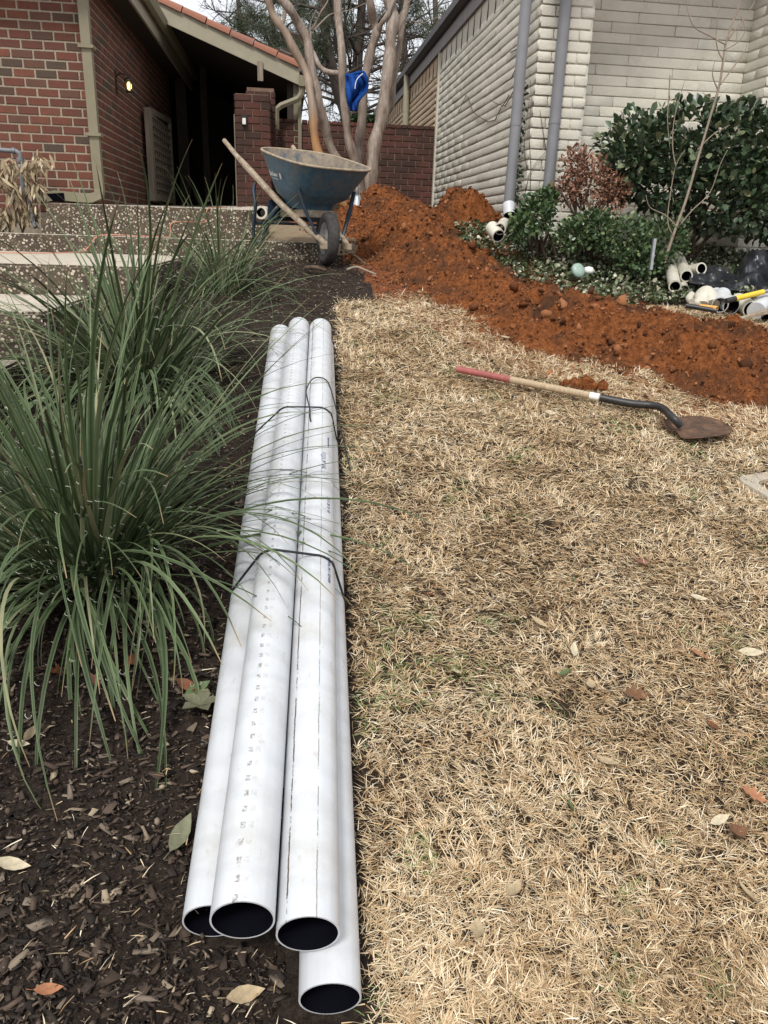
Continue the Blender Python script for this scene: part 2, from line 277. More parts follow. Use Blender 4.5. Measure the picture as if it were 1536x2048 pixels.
# ------------------------------------------------------------ mesh helpers
def link(name, me, mat=None, parent=None, loc=None):
    o = bpy.data.objects.new(name, me); C.objects.link(o)
    if mat is not None and me is not None:
        for mm in (mat if isinstance(mat, (list, tuple)) else [mat]):
            if len(me.materials) < (len(mat) if isinstance(mat, (list, tuple)) else 1): me.materials.append(MAT[mm] if isinstance(mm, str) else mm)
    if parent: o.parent = parent
    if loc is not None: o.location = loc
    return o
def tag(o, label=None, cat=None, group=None, kind=None):
    if label: o['label'] = label
    if cat: o['category'] = cat
    if group: o['group'] = group
    if kind: o['kind'] = kind
    return o
def thing(name, label, cat, loc=(0, 0, 0), rz=0, group=None):
    o = bpy.data.objects.new(name, None); C.objects.link(o); o.location = loc; o.rotation_euler = (0, 0, rz); o.empty_display_size = .1
    return tag(o, label, cat, group)
class MB:
    def __init__(s): s.v = []; s.f = []; s.mi = []
    def add(s, vs, fs, mi=0):
        k = len(s.v); s.v += [tuple(v) for v in vs]; s.f += [tuple(i+k for i in f) for f in fs]; s.mi += [mi]*len(fs); return s
    def box(s, a_, b_, mi=0, bev=0):
        x0, y0, z0 = a_; x1, y1, z1 = b_
        if not bev:
            return s.add([(x0, y0, z0), (x1, y0, z0), (x1, y1, z0), (x0, y1, z0), (x0, y0, z1), (x1, y0, z1), (x1, y1, z1), (x0, y1, z1)],
                         [(0, 3, 2, 1), (4, 5, 6, 7), (0, 1, 5, 4), (1, 2, 6, 5), (2, 3, 7, 6), (3, 0, 4, 7)], mi)
        import bmesh
        bm = bmesh.new(); bmesh.ops.create_cube(bm, size=1)
        for v in bm.verts: v.co = Vector(((x0+x1)/2+v.co.x*(x1-x0), (y0+y1)/2+v.co.y*(y1-y0), (z0+z1)/2+v.co.z*(z1-z0)))
        bmesh.ops.bevel(bm, geom=bm.edges[:], offset=bev, segments=2, affect='EDGES')
        bm.verts.index_update(); s.add([v.co[:] for v in bm.verts], [[v.index for v in f.verts] for f in bm.faces], mi); bm.free(); return s
    def tube(s, pts, r, n=8, mi=0, cap=True, sq=None):
        pts = [Vector(p) for p in pts]; rs = r if isinstance(r, (list, tuple)) else [r]*len(pts)
        t0 = (pts[1]-pts[0]).normalized(); up = Vector((0, 0, 1)) if abs(t0.z) < .9 else Vector((1, 0, 0))
        nn_ = t0.cross(up).normalized(); vs = []; 
        for i, p in enumerate(pts):
            t = ((pts[min(i+1, len(pts)-1)]-p).normalized()+(p-pts[max(i-1, 0)]).normalized())
            t = t.normalized() if t.length > 1e-6 else t0
            nn_ = (nn_-t*nn_.dot(t)).normalized(); b = t.cross(nn_)
            for k in range(n):
                a_ = 2*math.pi*(k+.5*(sq is not None))/n
                vs.append(p+(nn_*math.cos(a_)*(sq or 1)+b*math.sin(a_))*rs[i])
        fs = [(i*n+k, i*n+(k+1) % n, (i+1)*n+(k+1) % n, (i+1)*n+k) for i in range(len(pts)-1) for k in range(n)]
        if cap: fs += [tuple(range(n-1, -1, -1)), tuple((len(pts)-1)*n+k for k in range(n))]
        return s.add(vs, fs, mi)
    def pipe(s, a_, b_, ro, ri, n=40, mi=0, mi2=1, depth=.9):
        a_, b_ = Vector(a_), Vector(b_); d = (b_-a_).normalized(); u = d.cross(Vector((0, 0, 1))).normalized(); w = u.cross(d)
        vs = []
        for p, r_ in ((a_, ro), (b_, ro), (b_, ri), (a_, ri)):
            vs += [p+(u*math.cos(2*math.pi*k/n)+w*math.sin(2*math.pi*k/n))*r_ for k in range(n)]
        for q in range(4):
            q2 = (q+1) % 4; s.add([], [], 0)
        base = len(s.v); s.v += [tuple(v) for v in vs]
        for q, q2, m_ in ((0, 1, mi), (1, 2, mi), (2, 3, mi2), (3, 0, mi)):
            for k in range(n):
                s.f.append((base+q*n+k, base+q*n+(k+1) % n, base+q2*n+(k+1) % n, base+q2*n+k)); s.mi.append(m_)
        return s
    def lathe(s, prof, n=24, mi=0, M4=None):
        vs = [Vector((r_*math.cos(2*math.pi*k/n), r_*math.sin(2*math.pi*k/n), z)) for r_, z in prof for k in range(n)]
        if M4 is not None: vs = [M4@v for v in vs]
        return s.add(vs, [(i*n+k, i*n+(k+1) % n, (i+1)*n+(k+1) % n, (i+1)*n+k) for i in range(len(prof)-1) for k in range(n)], mi)
    def mesh(s, name, smooth=False, ang=None):
        me = bpy.data.meshes.new(name); me.from_pydata(s.v, [], s.f); me.polygons.foreach_set('material_index', s.mi)
        if smooth or ang:
            me.polygons.foreach_set('use_smooth', [True]*len(s.f))
            me.update()
            if ang: me.set_sharp_from_angle(angle=rad(ang))
        me.update(); return me
    def build(s, name, mat, parent=None, smooth=False, ang=None, loc=None):
        return link(name, s.mesh(name, smooth, ang), mat, parent, loc)
def npmesh(name, V, F, tint=None, smooth=False, extra=None):
    """V (n,3), F list of (m,k) arrays"""
    me = bpy.data.meshes.new(name); V = np.asarray(V, np.float32)
    me.vertices.add(len(V)); me.vertices.foreach_set('co', V.ravel())
    li = np.concatenate([f.ravel() for f in F]).astype(np.int32)
    tot = np.concatenate([np.full(len(f), f.shape[1]) for f in F]).astype(np.int32)
    st_ = np.concatenate([[0], np.cumsum(tot)[:-1]]).astype(np.int32)
    me.loops.add(len(li)); me.loops.foreach_set('vertex_index', li)
    me.polygons.add(len(tot)); me.polygons.foreach_set('loop_start', st_)
    if smooth: me.polygons.foreach_set('use_smooth', np.ones(len(tot), bool))
    me.update(calc_edges=True)
    for nm, arr in ([('tint', tint)] if tint is not None else [])+(extra or []):
        at = me.attributes.new(nm, 'FLOAT', 'POINT'); at.data.foreach_set('value', np.asarray(arr, np.float32))
    return me
def inst(tv, tf, R, P):
    """template verts (k,3), faces list, R (n,3,3), P (n,3) -> V, F"""
    V = np.einsum('nij,kj->nki', R, tv)+P[:, None, :]; n, k = len(P), len(tv)
    F = [(np.asarray(f)[None]+(np.arange(n)*k)[:, None, None]).reshape(-1, np.asarray(f).shape[1]) for f in tf]
    return V.reshape(-1, 3), F
def rots(az, pitch, roll, sx=1, sy=1, sz=1):
    """x axis points along az/pitch"""
    n = len(az); ca, sa, cp, sp_, cr_, sr = np.cos(az), np.sin(az), np.cos(pitch), np.sin(pitch), np.cos(roll), np.sin(roll)
    X = np.stack([ca*cp, sa*cp, sp_], 1); Y0 = np.stack([-sa, ca, 0*ca], 1); Z0 = np.cross(X, Y0)
    Y = Y0*cr_[:, None]+Z0*sr[:, None]; Z = np.cross(X, Y)
    o = np.ones(n); return np.stack([X*(sx*o)[:, None], Y*(sy*o)[:, None], Z*(sz*o)[:, None]], 2)
# numpy value noise
_T = rng.random(65536).astype(np.float32)
def vn(x, y, z=0.0):
    x, y, z = np.broadcast_arrays(np.asarray(x, float), np.asarray(y, float), np.asarray(z, float))
    xi, yi, zi = np.floor(x).astype(np.int64), np.floor(y).astype(np.int64), np.floor(z).astype(np.int64)
    fx, fy, fz = x-xi, y-yi, z-zi; fx, fy, fz = fx*fx*(3-2*fx), fy*fy*(3-2*fy), fz*fz*(3-2*fz)
    def h(i, j, k): return _T[((i*73856093) ^ (j*19349663) ^ (k*83492791)) & 65535]
    def L(a_, b_, t): return a_+(b_-a_)*t
    return L(L(L(h(xi, yi, zi), h(xi+1, yi, zi), fx), L(h(xi, yi+1, zi), h(xi+1, yi+1, zi), fx), fy),
             L(L(h(xi, yi, zi+1), h(xi+1, yi, zi+1), fx), L(h(xi, yi+1, zi+1), h(xi+1, yi+1, zi+1), fx), fy), fz)
def fbm(x, y, s, o=4, z=0.0):
    t = 0; a_ = 1; w = 0
    for i in range(o): t = t+a_*vn(np.asarray(x)*s+i*17.3, np.asarray(y)*s+i*5.1, np.asarray(z)*s); w += a_; a_ *= .55; s *= 2.03
    return t/w-.5
def ss(a_, b_, x):
    t = np.clip((np.asarray(x, float)-a_)/(b_-a_), 0, 1); return t*t*(3-2*t)

# ------------------------------------------------------------ terrain
def G(x, y):
    x, y = np.asarray(x, float), np.asarray(y, float)
    pl = -1.279+.2016*(y-.946)
    gr = np.where(y < 7, pl, -.059+.10*(y-7))
    gl = np.where(y < 6.15, pl, np.where(y < 6.72, -.23, -.09+.10*(y-6.85)))
    gl = np.where((y >= 6.72) & (y < 6.85), -.23+(y-6.72)/.13*.14, gl)
    t = ss(.4, 1.2, x); z = gl*(1-t)+gr*t
    z = z-.32*ss(-.15, -.32, x)*ss(6.55, 6.95, y)-.22*ss(-.7, -1.1, x)*ss(4.5, 6.0, y)
    z = z+.12*np.exp(-((x-1.9)**2+(y-6.9)**2)/.5)
    z = np.where(y > 16, z-(y-16)*.1, z); z = np.maximum(z, -1.8)
    z = np.where(y > 30, -1.1, z)
    return z
SPINE = [(.95, 8.5, .36, .8), (1.05, 7.5, .28, .6), (1.12, 6.5, .19, .55), (1.38, 5.5, .13, .58), (1.93, 4.58, .17, .72), (2.48, 4.08, .21, .74), (2.85, 3.75, .16, .60), (3.3, 3.35, .05, .35)]
def R(x, y, spine=SPINE):
    x, y = np.asarray(x, float), np.asarray(y, float)
    wx = x+fbm(x, y, 2.2, 3)*.35; wy = y+fbm(x+9, y+3, 2.2, 3)*.35
    best = np.full(np.broadcast(x, y).shape, -1.0)
    for (x0, y0, h0, w0), (x1, y1, h1, w1) in zip(spine, spine[1:]):
        dx, dy = x1-x0, y1-y0; t = np.clip(((wx-x0)*dx+(wy-y0)*dy)/(dx*dx+dy*dy), 0, 1)
        d = np.hypot(wx-x0-t*dx, wy-y0-t*dy); w = w0+(w1-w0)*t; h = h0+(h1-h0)*t
        u = d/w; best = np.maximum(best, h*np.where(u < 1.3, np.exp(-2.6*u*u)-.07, -.3))
    return best
MOUND2 = [(1.62, 7.35, .36, .42), (1.7, 7.9, .40, .45)]
def lawn_mask(x, y):
    e_ = fbm(x, y, 5, 3)*.16
    m_ = ss(-.03, .05, x+e_*.2-(.128+.04*(y-.95)))*ss(.86, .94, y+e_*.6+.06*np.maximum(x-.6, 0))*ss(5.5, 5.2, y+e_+.35*np.maximum(.9-x, 0))
    return m_*np.where(R(x, y) > .03, 0, 1)*np.where((x > 2.35) & (y > 5.2), 0, 1)
def hitG(px, py, dz=0.0, fn=None):
    r = ray(px, py); d = np.arange(.3, 16, .004); P = r[None]*d[:, None]
    h = (fn or G)(P[:, 0], P[:, 1])+dz; k = np.argmax(P[:, 2] < h); return Vector(P[k])
def axis(lo, a_, b_, hi, fine, nco):
    return np.concatenate([lo+(a_-lo)*(1-np.linspace(1, 0, nco, endpoint=False)**2), np.arange(a_, b_, fine), b_+(hi-b_)*np.linspace(0, 1, nco)**2])
def grid(xs, ys):
    X, Y = np.meshgrid(xs, ys); nx, ny = len(xs), len(ys); i = np.arange(nx-1)[None]+np.arange(ny-1)[:, None]*nx
    return X.ravel(), Y.ravel(), np.stack([i, i+1, i+nx+1, i+nx], 2).reshape(-1, 4)
xs, ys = axis(-60, -2.6, 4.6, 60, .026, 16), axis(-12, .5, 8.6, 120, .026, 18)
X, Y, F = grid(xs, ys); lm = lawn_mask(X, Y); near = (Y < 9)
Z = G(X, Y)+near*(fbm(X, Y, 3, 3)*.03+fbm(X, Y, 22, 3)*(.022*(1-lm)+.008*lm)-.004)
me = npmesh('ground', np.stack([X, Y, Z], 1), [F], smooth=True)
ca = me.color_attributes.new('zone', 'FLOAT_COLOR', 'POINT')
redz = ss(-.06, .02, R(X, Y))*1.0; redz = np.maximum(redz, ss(.9, .2, np.hypot(X-.9, (Y-6.3)*.6))*.55)
sandz = ss(-.45, -.2, X)*ss(.75, .45, X)*ss(6.72, 6.82, Y)*ss(8.6, 8.0, Y)
col = np.stack([lm, redz, sandz, np.ones_like(X)], 1).astype(np.float32); ca.data.foreach_set('color', col.ravel())
tag(link('ground', me, 'ground'), kind='structure')

def pile(name, label, spine, x0, x1, y0, y1, res, seed):
    Xp, Yp, Fp = grid(np.arange(x0, x1, res), np.arange(y0, y1, res))
    h = R(Xp, Yp, spine); n_ = np.abs(fbm(Xp+seed, Yp, 5, 4))*.26+fbm(Xp+seed, Yp, 14, 4)*.10+np.abs(fbm(Xp, Yp+seed, 38, 2))*.06-.02
    Zp = G(Xp, Yp)+np.where(h > -.03, h, h*2)+n_*ss(-.02, .08, h)-.01
    keep = (h[Fp].max(1) > -.05); idx = np.unique(Fp[keep]); mp = np.full(len(Xp), -1); mp[idx] = np.arange(len(idx))
    root = thing(name, label, 'dirt pile', (0, 0, 0))
    link('soil_body', npmesh('soil_body', np.stack([Xp, Yp, Zp], 1)[idx], [mp[Fp[keep]]], smooth=True), 'clay', root)
    return root, Xp, Yp, Zp, h
ico_v = np.array([(0, 0, 1), (.89, 0, .45), (.28, .85, .45), (-.72, .53, .45), (-.72, -.53, .45), (.28, -.85, .45), (.72, .53, -.45), (-.28, .85, -.45), (-.89, 0, -.45), (-.28, -.85, -.45), (.72, -.53, -.45), (0, 0, -1)])
ico_f = np.array([(0, 1, 2), (0, 2, 3), (0, 3, 4), (0, 4, 5), (0, 5, 1), (1, 6, 2), (2, 7, 3), (3, 8, 4), (4, 9, 5), (5, 10, 1), (6, 7, 2), (7, 8, 3), (8, 9, 4), (9, 10, 5), (10, 6, 1), (11, 7, 6), (11, 8, 7), (11, 9, 8), (11, 10, 9), (11, 6, 10)])
def clods(root, Xp, Yp, Zp, h, n, lo, hi, thr=-.03):
    c_ = np.where(h > thr)[0]; k = rng.choice(c_, n); s_ = lo*(hi/lo)**(rng.random(n)**3)
    Rm = rots(rng.random(n)*6.28, rng.random(n)*3, rng.random(n)*6.28, s_*(.7+rng.random(n)*.7), s_*(.7+rng.random(n)*.5), s_*(.5+rng.random(n)*.5))
    P = np.stack([Xp[k]+rng.normal(0, .02, n), Yp[k]+rng.normal(0, .02, n), Zp[k]+s_*.2], 1)
    V, Fc = inst(ico_v, [ico_f], Rm, P); V = V+rng.normal(0, 1, V.shape)*np.repeat(s_, 12)[:, None]*.27
    tag(link('clods', npmesh('clods', V, Fc, np.repeat(rng.random(n), 12)), 'clod', root), kind='stuff')
pr = pile('dirt_pile', 'long ridge of red clay spoil running from the tree down across the lawn', SPINE, .1, 4.6, 3.0, 9.4, .016, 0)
clods(*pr, 26000, .003, .014); clods(*pr, 420, .018, .042)
pm = pile('dirt_pile', 'small mound of dark red clay against the white side wall', MOUND2, 1.0, 1.97, 6.8, 8.5, .015, 40)
clods(*pm, 2500, .004, .02)

def spill():
    n = 60000; x = rng.uniform(.1, 3.4, n); y = rng.uniform(3.0, 8.5, n); r_ = R(x, y); ok = (r_ < .01) & (r_ > -.03) & (rng.random(n) < .22); x, y = x[ok], y[ok]; n = len(x); s_ = .002*(8**(rng.random(n)**3))
    V, F_ = inst(ico_v, [ico_f], rots(rng.random(n)*6, rng.random(n)*6, rng.random(n)*6, s_, s_*.8, s_*.7), np.stack([x, y, G(x, y)+fbm(x, y, 3, 3)*.03+.012*rng.random(n)], 1)); V += rng.normal(0, 1, V.shape)*np.repeat(s_, 12)[:, None]*.2
    tag(link('loose_soil', npmesh('loose_soil', V, F_, np.repeat(rng.random(n), 12)), 'clod'), kind='stuff')
spill()

# ------------------------------------------------------------ brick laying
def unit_brick(bev, jit, seed, segs=1):
    """front face at y=0 (towards -y), box x 0..1, z 0..1, depth 0..1 (y)"""
    r_ = random.Random(seed); vs = []; fs = []
    rings = [(0, 1.0), (0, .30), (bev[0], .0)] if segs == 1 else [(0, 1.0), (0, .55), (bev[0]*.35, .16), (bev[0], .0)]
    for ins, y in rings:
        ix, iz = ins, ins*bev[1]
        for x, z in ((ix, iz), (1-ix, iz), (1-ix, 1-iz), (ix, 1-iz)):
            vs.append((x+r_.uniform(-jit, jit)*.15, y, z+r_.uniform(-jit, jit)))
    nr = len(rings)
    for i in range(nr-1):
        for k in range(4): fs.append((i*4+k, i*4+(k+1) % 4, (i+1)*4+(k+1) % 4, (i+1)*4+k))
    fs.append((nr*4-4, nr*4-3, nr*4-2, nr*4-1))
    return vs, fs
def lay(parent, cells, mat, mass_mat, bev, jit, nmax=300, segs=1, name='brick', proud=.006, depth=.03):
    """cells: list of (origin, udir, L, H, normal)"""
    variants = []
    for s_ in range(6):
        vs, fs = unit_brick(bev, jit, s_, segs); mb = MB(); mb.add(vs, fs); me_ = mb.mesh(name)
        if segs > 1: me_.polygons.foreach_set('use_smooth', [True]*len(fs))
        me_.materials.append(MAT[mat]); variants.append((me_, np.array(vs), np.array(fs)))
    info = []
    for c_ in cells:
        P = np.array(c_[0])+np.array(c_[1])*c_[2]/2+np.array([0, 0, c_[3]/2]); x, y, z = proj(P)
        if z < .3 or x < -160 or x > 1700 or y < -160 or y > 2200: continue
        vis = abs(np.dot(P/np.linalg.norm(P), c_[4])); area = c_[2]*c_[3]*vis/z**2
        inside = -20 < x < 1556 and -20 < y < 2060
        info.append((-area*(1 if inside else .05), c_))
    info.sort(key=lambda t: t[0]); mass = MB(); tints = []
    for i, (_, (o_, u_, L, H, nrm)) in enumerate(info):
        u_, nrm, o_ = Vector(u_), Vector(nrm), Vector(o_)
        pr_ = proud*random.uniform(.6, 1.3); k = random.randrange(6)
        A = Matrix.Identity(4)
        for r_ in range(3): A[r_][0] = u_[r_]*L; A[r_][1] = -nrm[r_]*depth; A[r_][2] = (0, 0, H)[r_]; A[r_][3] = (o_+nrm*pr_)[r_]
        if i < nmax:
            b = bpy.data.objects.new(name, variants[k][0]); C.objects.link(b); b.parent = parent
            b.matrix_parent_inverse = parent.matrix_world.inverted() if False else Matrix.Identity(4)
            b.matrix_basis = A
        else:
            mass.add([A@Vector(v) for v in variants[k][1]], variants[k][2]); tints += [random.random()]*len(variants[k][1])
    if mass.v:
        me_ = mass.mesh(name+'_mass'); at = me_.attributes.new('tint', 'FLOAT', 'POINT'); at.data.foreach_set('value', tints)
        if segs > 1: me_.polygons.foreach_set('use_smooth', [True]*len(mass.f))
        tag(link('far_'+name+'s', me_, mass_mat, parent), kind='stuff')
def courses(o_, u_, nrm, length, z0, z1, H, L, joint, skip=None, off=.5, jl=0.0):
    out = []; n_ = int(round((z1-z0)/H))
    for r_ in range(n_):
        x = -L*off*(r_ % 2) - (random.random()*jl*L); L_0 = L
        while x < length-.01:
            L = L_0*(1+random.uniform(-jl, jl)*.3); a_ = max(0, x)+(joint/2 if x > 0 else 0); b_ = min(length, x+L)-(joint/2 if x+L < length else 0)
            Lr = b_-a_
            if Lr > .02:
                z = z0+r_*H
                if not (skip and skip((a_+b_)/2, z+H/2)):
                    out.append((tuple(Vector(o_)+Vector(u_)*a_+Vector((0, 0, z))), u_, Lr, H-joint, nrm))
            x += L
        L = L_0
    return out
BH, BL = .0748, .189
# ---- red brick house on the left
house = thing('brick_house', 'red brick house with olive trim, left of the steps', 'house')
HX, HY = -1.79, 8.1
core = MB().box((-6, HY+.0, -.2), (HX, HY+.25, 2.6)).box((HX-.25, HY+.2505, -.2), (HX, 13.7, 2.35))
core.build('wall', 'mortar', house)
cells = courses((-4.2, HY, 0), (1, 0, 0), (0, -1, 0), 4.2+HX+.006, .09, .09+BH*30, BH, BL, .011, off=.5)
cells += courses((HX, HY-.004, 0), (0, 1, 0), (1, 0, 0), 5.6, .09, .09+BH*30, BH, BL, .011, off=.5)
lay(house, cells, 'brick', 'brick_mass', (.03, 2.2), .01, 300)
MB().box((-5.5, HY+.01, -.6), (HX-.02, HY+.22, .085)).build('foundation', 'concrete', house)
# soffit, fascia, gutter, roof of the near eave
EX = -1.52
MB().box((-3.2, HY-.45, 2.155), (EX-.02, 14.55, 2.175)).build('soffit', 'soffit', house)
MB().box((EX-.02, HY-.45, 2.10), (EX+.004, 14.55, 2.27)).build('fascia', 'trim_light', house)
gt = MB(); prof = [(0, 0), (.012, -.085), (.05, -.105), (.085, -.075), (.10, -.02), (.105, .01), (.095, .01), (.08, -.05), (.05, -.09), (.016, -.07), (.006, .0)]
for y_ in (HY-.45, 14.5):
    gt.v += [(EX+.006+px_, y_, 2.335+pz_) for px_, pz_ in prof]
n_ = len(prof); gt.f = [(k, (k+1) % n_, n_+(k+1) % n_, n_+k) for k in range(n_)]+[tuple(range(n_)), tuple(range(2*n_-1, n_-1, -1))]; gt.mi = [0]*len(gt.f)
gt.build('gutter', 'trim', house)
MB().add([(-4.5, HY-.5, 3.35), (EX+.03, HY-.5, 2.275), (EX+.03, 14.6, 2.275), (-4.5, 14.6, 3.35), (-4.5, HY-.5, 3.45), (EX+.03, HY-.5, 2.36), (EX+.03, 14.6, 2.36), (-4.5, 14.6, 3.45)],
         [(0, 3, 2, 1), (4, 5, 6, 7), (0, 1, 5, 4), (1, 2, 6, 5), (2, 3, 7, 6), (3, 0, 4, 7)]).build('roof', 'soffit', house)
ds = MB(); ds.tube([(HX+.055, HY-.06, 2.3), (HX+.055, HY-.06, .30), (HX+.05, HY-.065, .25), (HX-.02, HY-.07, .222), (HX-.12, HY-.08, .222), (HX-.33, HY-.10, .235), (HX-.42, HY-.12, .21)], .058, 4, sq=1, cap=False)
ds.tube([(HX-.42, HY-.12, .21), (HX-.25, HY-.11, .225)], .05, 4, mi=1, sq=1)  # solid dark plug standing for the shade in the open end
o_ = ds.build('downspout', ['trim', 'bore_shade'], house)
for zz in (1.45, .75):
    MB().box((HX-.01, HY-.125, zz), (HX+.12, HY-.005, zz+.025)).build('strap', 'trim', o_)
# gable porch roof with tile rake (part of the same house)
def gz(x): return 2.541-.366*(x+1.539)
GY = 11.0
fb = MB(); 
for y0, y1 in ((GY, GY+.04),):
    x0, x1 = -3.0, .175; fb.add([(x0, y0, gz(x0)-.20), (x1, y0, gz(x1)-.19), (x1, y0, gz(x1)), (x0, y0, gz(x0)), (x0, y1, gz(x0)-.20), (x1, y1, gz(x1)-.19), (x1, y1, gz(x1)), (x0, y1, gz(x0))],
           [(0, 1, 2, 3), (7, 6, 5, 4), (0, 4, 5, 1), (1, 5, 6, 2), (2, 6, 7, 3), (3, 7, 4, 0)])
fb.build('rake_board', 'trim_light', house)
rb = MB(); x0, x1 = -3.0, .16; y0, y1 = GY+.041, 17
rb.add([(x0, y0, gz(x0)-.12), (x1, y0, gz(x1)-.12), (x1, y0, gz(x1)-.02), (x0, y0, gz(x0)-.02), (x0, y1, gz(x0)-.12), (x1, y1, gz(x1)-.12), (x1, y1, gz(x1)-.02), (x0, y1, gz(x0)-.02)],
       [(0, 1, 2, 3), (7, 6, 5, 4), (0, 4, 5, 1), (1, 5, 6, 2), (2, 6, 7, 3), (3, 7, 4, 0)])
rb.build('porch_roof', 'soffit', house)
sl = math.atan(.366); tl = .30
for row in range(3):
    for k in range(12):
        mb = MB(); n_ = 8; vs = []
        for (s_, r_) in ((0, .062), (tl*.96, .074)):
            for q in range(n_+1):
                a_ = math.pi*q/n_*1.1-.05*math.pi; vs.append((s_, -math.cos(a_)*r_, math.sin(a_)*r_))
        fs = [(q, q+1, n_+2+q, n_+1+q) for q in range(n_)]+[tuple(range(n_+1, 2*n_+2))]
        mb.add(vs, fs); o_ = mb.build('roof_tile', 'tile', house, smooth=True, ang=40)
        s_ = k*tl; o_.location = (-3.2+s_*math.cos(sl)+0, GY+.03+row*.16, gz(-3.2+s_*math.cos(sl))+.005+random.uniform(0, .008)-(.02 if row else 0)); o_.rotation_euler = (0, sl+random.uniform(-.012, .012), 0)
        # only the first 12 reach the eave end
MB().box((-.345, GY-.03, 1.74), (-.275, GY+.0-.002, 1.96), bev=.004).build('rafter_block', 'lattice', house)
MB().box((.168, GY-.1, 1.70), (.25, 17, 1.82)).build('porch_gutter', 'trim', house)
dg = MB().tube([(.205, GY-.04, 1.72), (.20, GY-.04, 1.62), (.15, GY-.04, 1.56), (-.06, GY-.04, 1.475), (-.115, GY-.04, 1.43), (-.12, GY-.04, 1.2)], .04, 6); dg.build('downspout', 'trim', house, smooth=True, ang=50)
MB().box((.10, GY+.1, .3), (.16, GY+.16, 1.8)).box((.155, GY+.06, .3), (.2, GY+.11, 1.72)).build('corner_post', 'trim', house)
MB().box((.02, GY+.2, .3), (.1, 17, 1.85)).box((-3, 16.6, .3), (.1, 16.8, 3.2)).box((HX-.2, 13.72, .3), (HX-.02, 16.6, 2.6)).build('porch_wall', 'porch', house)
for (x_, w_) in ((-1.70, .16), (-1.32, .10)):
    MB().box((x_, 13.74, .3), (x_+w_, 13.84, 2.9)).build('post', 'soffit', house)
MB().box((-.95, 15.9, .35), (-.1, 15.96, 2.2)).build('entry_panel', 'porch_brown', house)
dd = MB().box((-.9, 15.84, .35), (-.42, 15.895, 1.05)).build('door', 'porch', house)
MB().lathe([(.0, .03), (.018, .022), (.026, 0), (.018, -.022), (0, -.03)], 10, M4=Matrix.Translation((-.2, 15.85, 1.12))).build('knob', 'steel', dd, smooth=True)
MB().lathe([(.0, .02), (.014, .015), (.018, 0), (.014, -.015), (0, -.02)], 10, M4=Matrix.Translation((-.13, 15.85, 1.0))).build('knob', 'steel', dd, smooth=True)
pl = MB().box((HX+.06, 14.0, 1.62), (HX+.16, 14.1, 1.82), bev=.01).tube([(HX, 14.05, 1.75), (HX+.1, 14.05, 1.85)], .012, 6); 
# ---- lattice gate open against the side wall
lg = thing('lattice_gate', 'weathered grey wooden lattice gate folded open against the brick side wall', 'gate', (HX+.05, 11.0, 0))
def gpt(px, py): p = atX(px, py, HX+.05); return p
MB().box((.0, -.12, .3), (.07, .06, 1.37), bev=.005).build('post', 'lattice', lg)
MB().box((.01, .09, .3), (.05, .2, 1.40), bev=.004).build('stile', 'lattice', lg)
MB().box((.01, 1.92, .3), (.05, 2.02, 1.50), bev=.004).build('stile', 'lattice', lg)
MB().add([(.0, .2, 1.34), (.045, .2, 1.34), (.045, 1.92, 1.43), (0, 1.92, 1.43), (.0, .2, 1.41), (.045, .2, 1.41), (.045, 1.92, 1.50), (0, 1.92, 1.50)], [(0, 1, 5, 4), (1, 2, 6, 5), (2, 3, 7, 6), (3, 0, 4, 7), (4, 5, 6, 7), (0, 3, 2, 1)]).build('rail', 'lattice', lg)
MB().box((.01, .21, .32), (.045, 1.91, .40)).build('rail', 'lattice', lg)
for k in range(9):
    y_ = .3+k*.19; MB().box((.018, y_, .40), (.03, y_+.045, 1.35)).build('slat', 'lattice', lg)
for k in range(10):
    z_ = .46+k*.095; MB().box((.0305, .2, z_), (.042, 1.92, z_+.03)).build('slat', 'lattice', lg)
# ---- wall lantern, lit
p = atX(258, 168, HX+.14)
wl = thing('wall_lantern', 'small black lantern with a lit yellow bulb on the brick side wall', 'lamp', p)
MB().box((-.14, -.03, -.10), (-.125, .03, .12), bev=.004).build('backplate', 'dark_metal', wl)
MB().tube([(-.13, 0, .06), (-.08, 0, .10), (-.02, 0, .08), (0, 0, .06)], .007, 6).build('arm', 'dark_metal', wl, smooth=True)
MB().lathe([(.0, .075), (.02, .06), (.055, .04), (.055, .033), (.0, .033)], 8).build('cap', 'dark_metal', wl)
cg = MB()
for k in range(6):
    a_ = k*math.pi/3; cg.tube([(math.cos(a_)*.045, math.sin(a_)*.045, .035), (math.cos(a_)*.036, math.sin(a_)*.036, -.07)], .004, 4)
cg.lathe([(.0, -.07), (.04, -.07), (.04, -.08), (0, -.08)], 8).build('cage', 'dark_metal', wl)
MB().lathe([(.0, .022), (.016, .016), (.026, -.01), (.024, -.04), (.010, -.058), (0, -.06)], 12).build('bulb_glass', 'lit', wl, smooth=True)
# ---- pillars
def pillar(label, x0, x1, y0, y1, z0, z1, mat='brick_old'):
    t_ = thing('brick_pillar', label, 'pillar')
    MB().box((x0+.006, y0+.006, z0-.3), (x1-.006, y1-.006, z1-.004)).build('core', 'mortar_old' if mat == 'brick_old' else 'mortar', t_)
    cs = courses((x0, y0, 0), (1, 0, 0), (0, -1, 0), x1-x0, z0, z1, BH, BL, .011)
    cs += courses((x1, y0-.004, 0), (0, 1, 0), (1, 0, 0), y1-y0, z0, z1, BH, BL, .011)
    cs += courses((x0, y1, 0), (0, -1, 0), (-1, 0, 0), y1-y0, z0, z1, BH, BL, .011)
    lay(t_, cs, mat, mat+'_mass', (.03, 2.2), .012); return t_
pillar('wide red brick pillar behind the wheelbarrow handle with a small light on it', -.56, -.18, 9.7, 10.35, .14, .14+BH*17)
pillar('narrow taller brick pillar carrying the porch roof beam', -.46, -.13, 10.36, 10.7, .2, .2+BH*18.4)
p = atY(488, 240, 9.65)
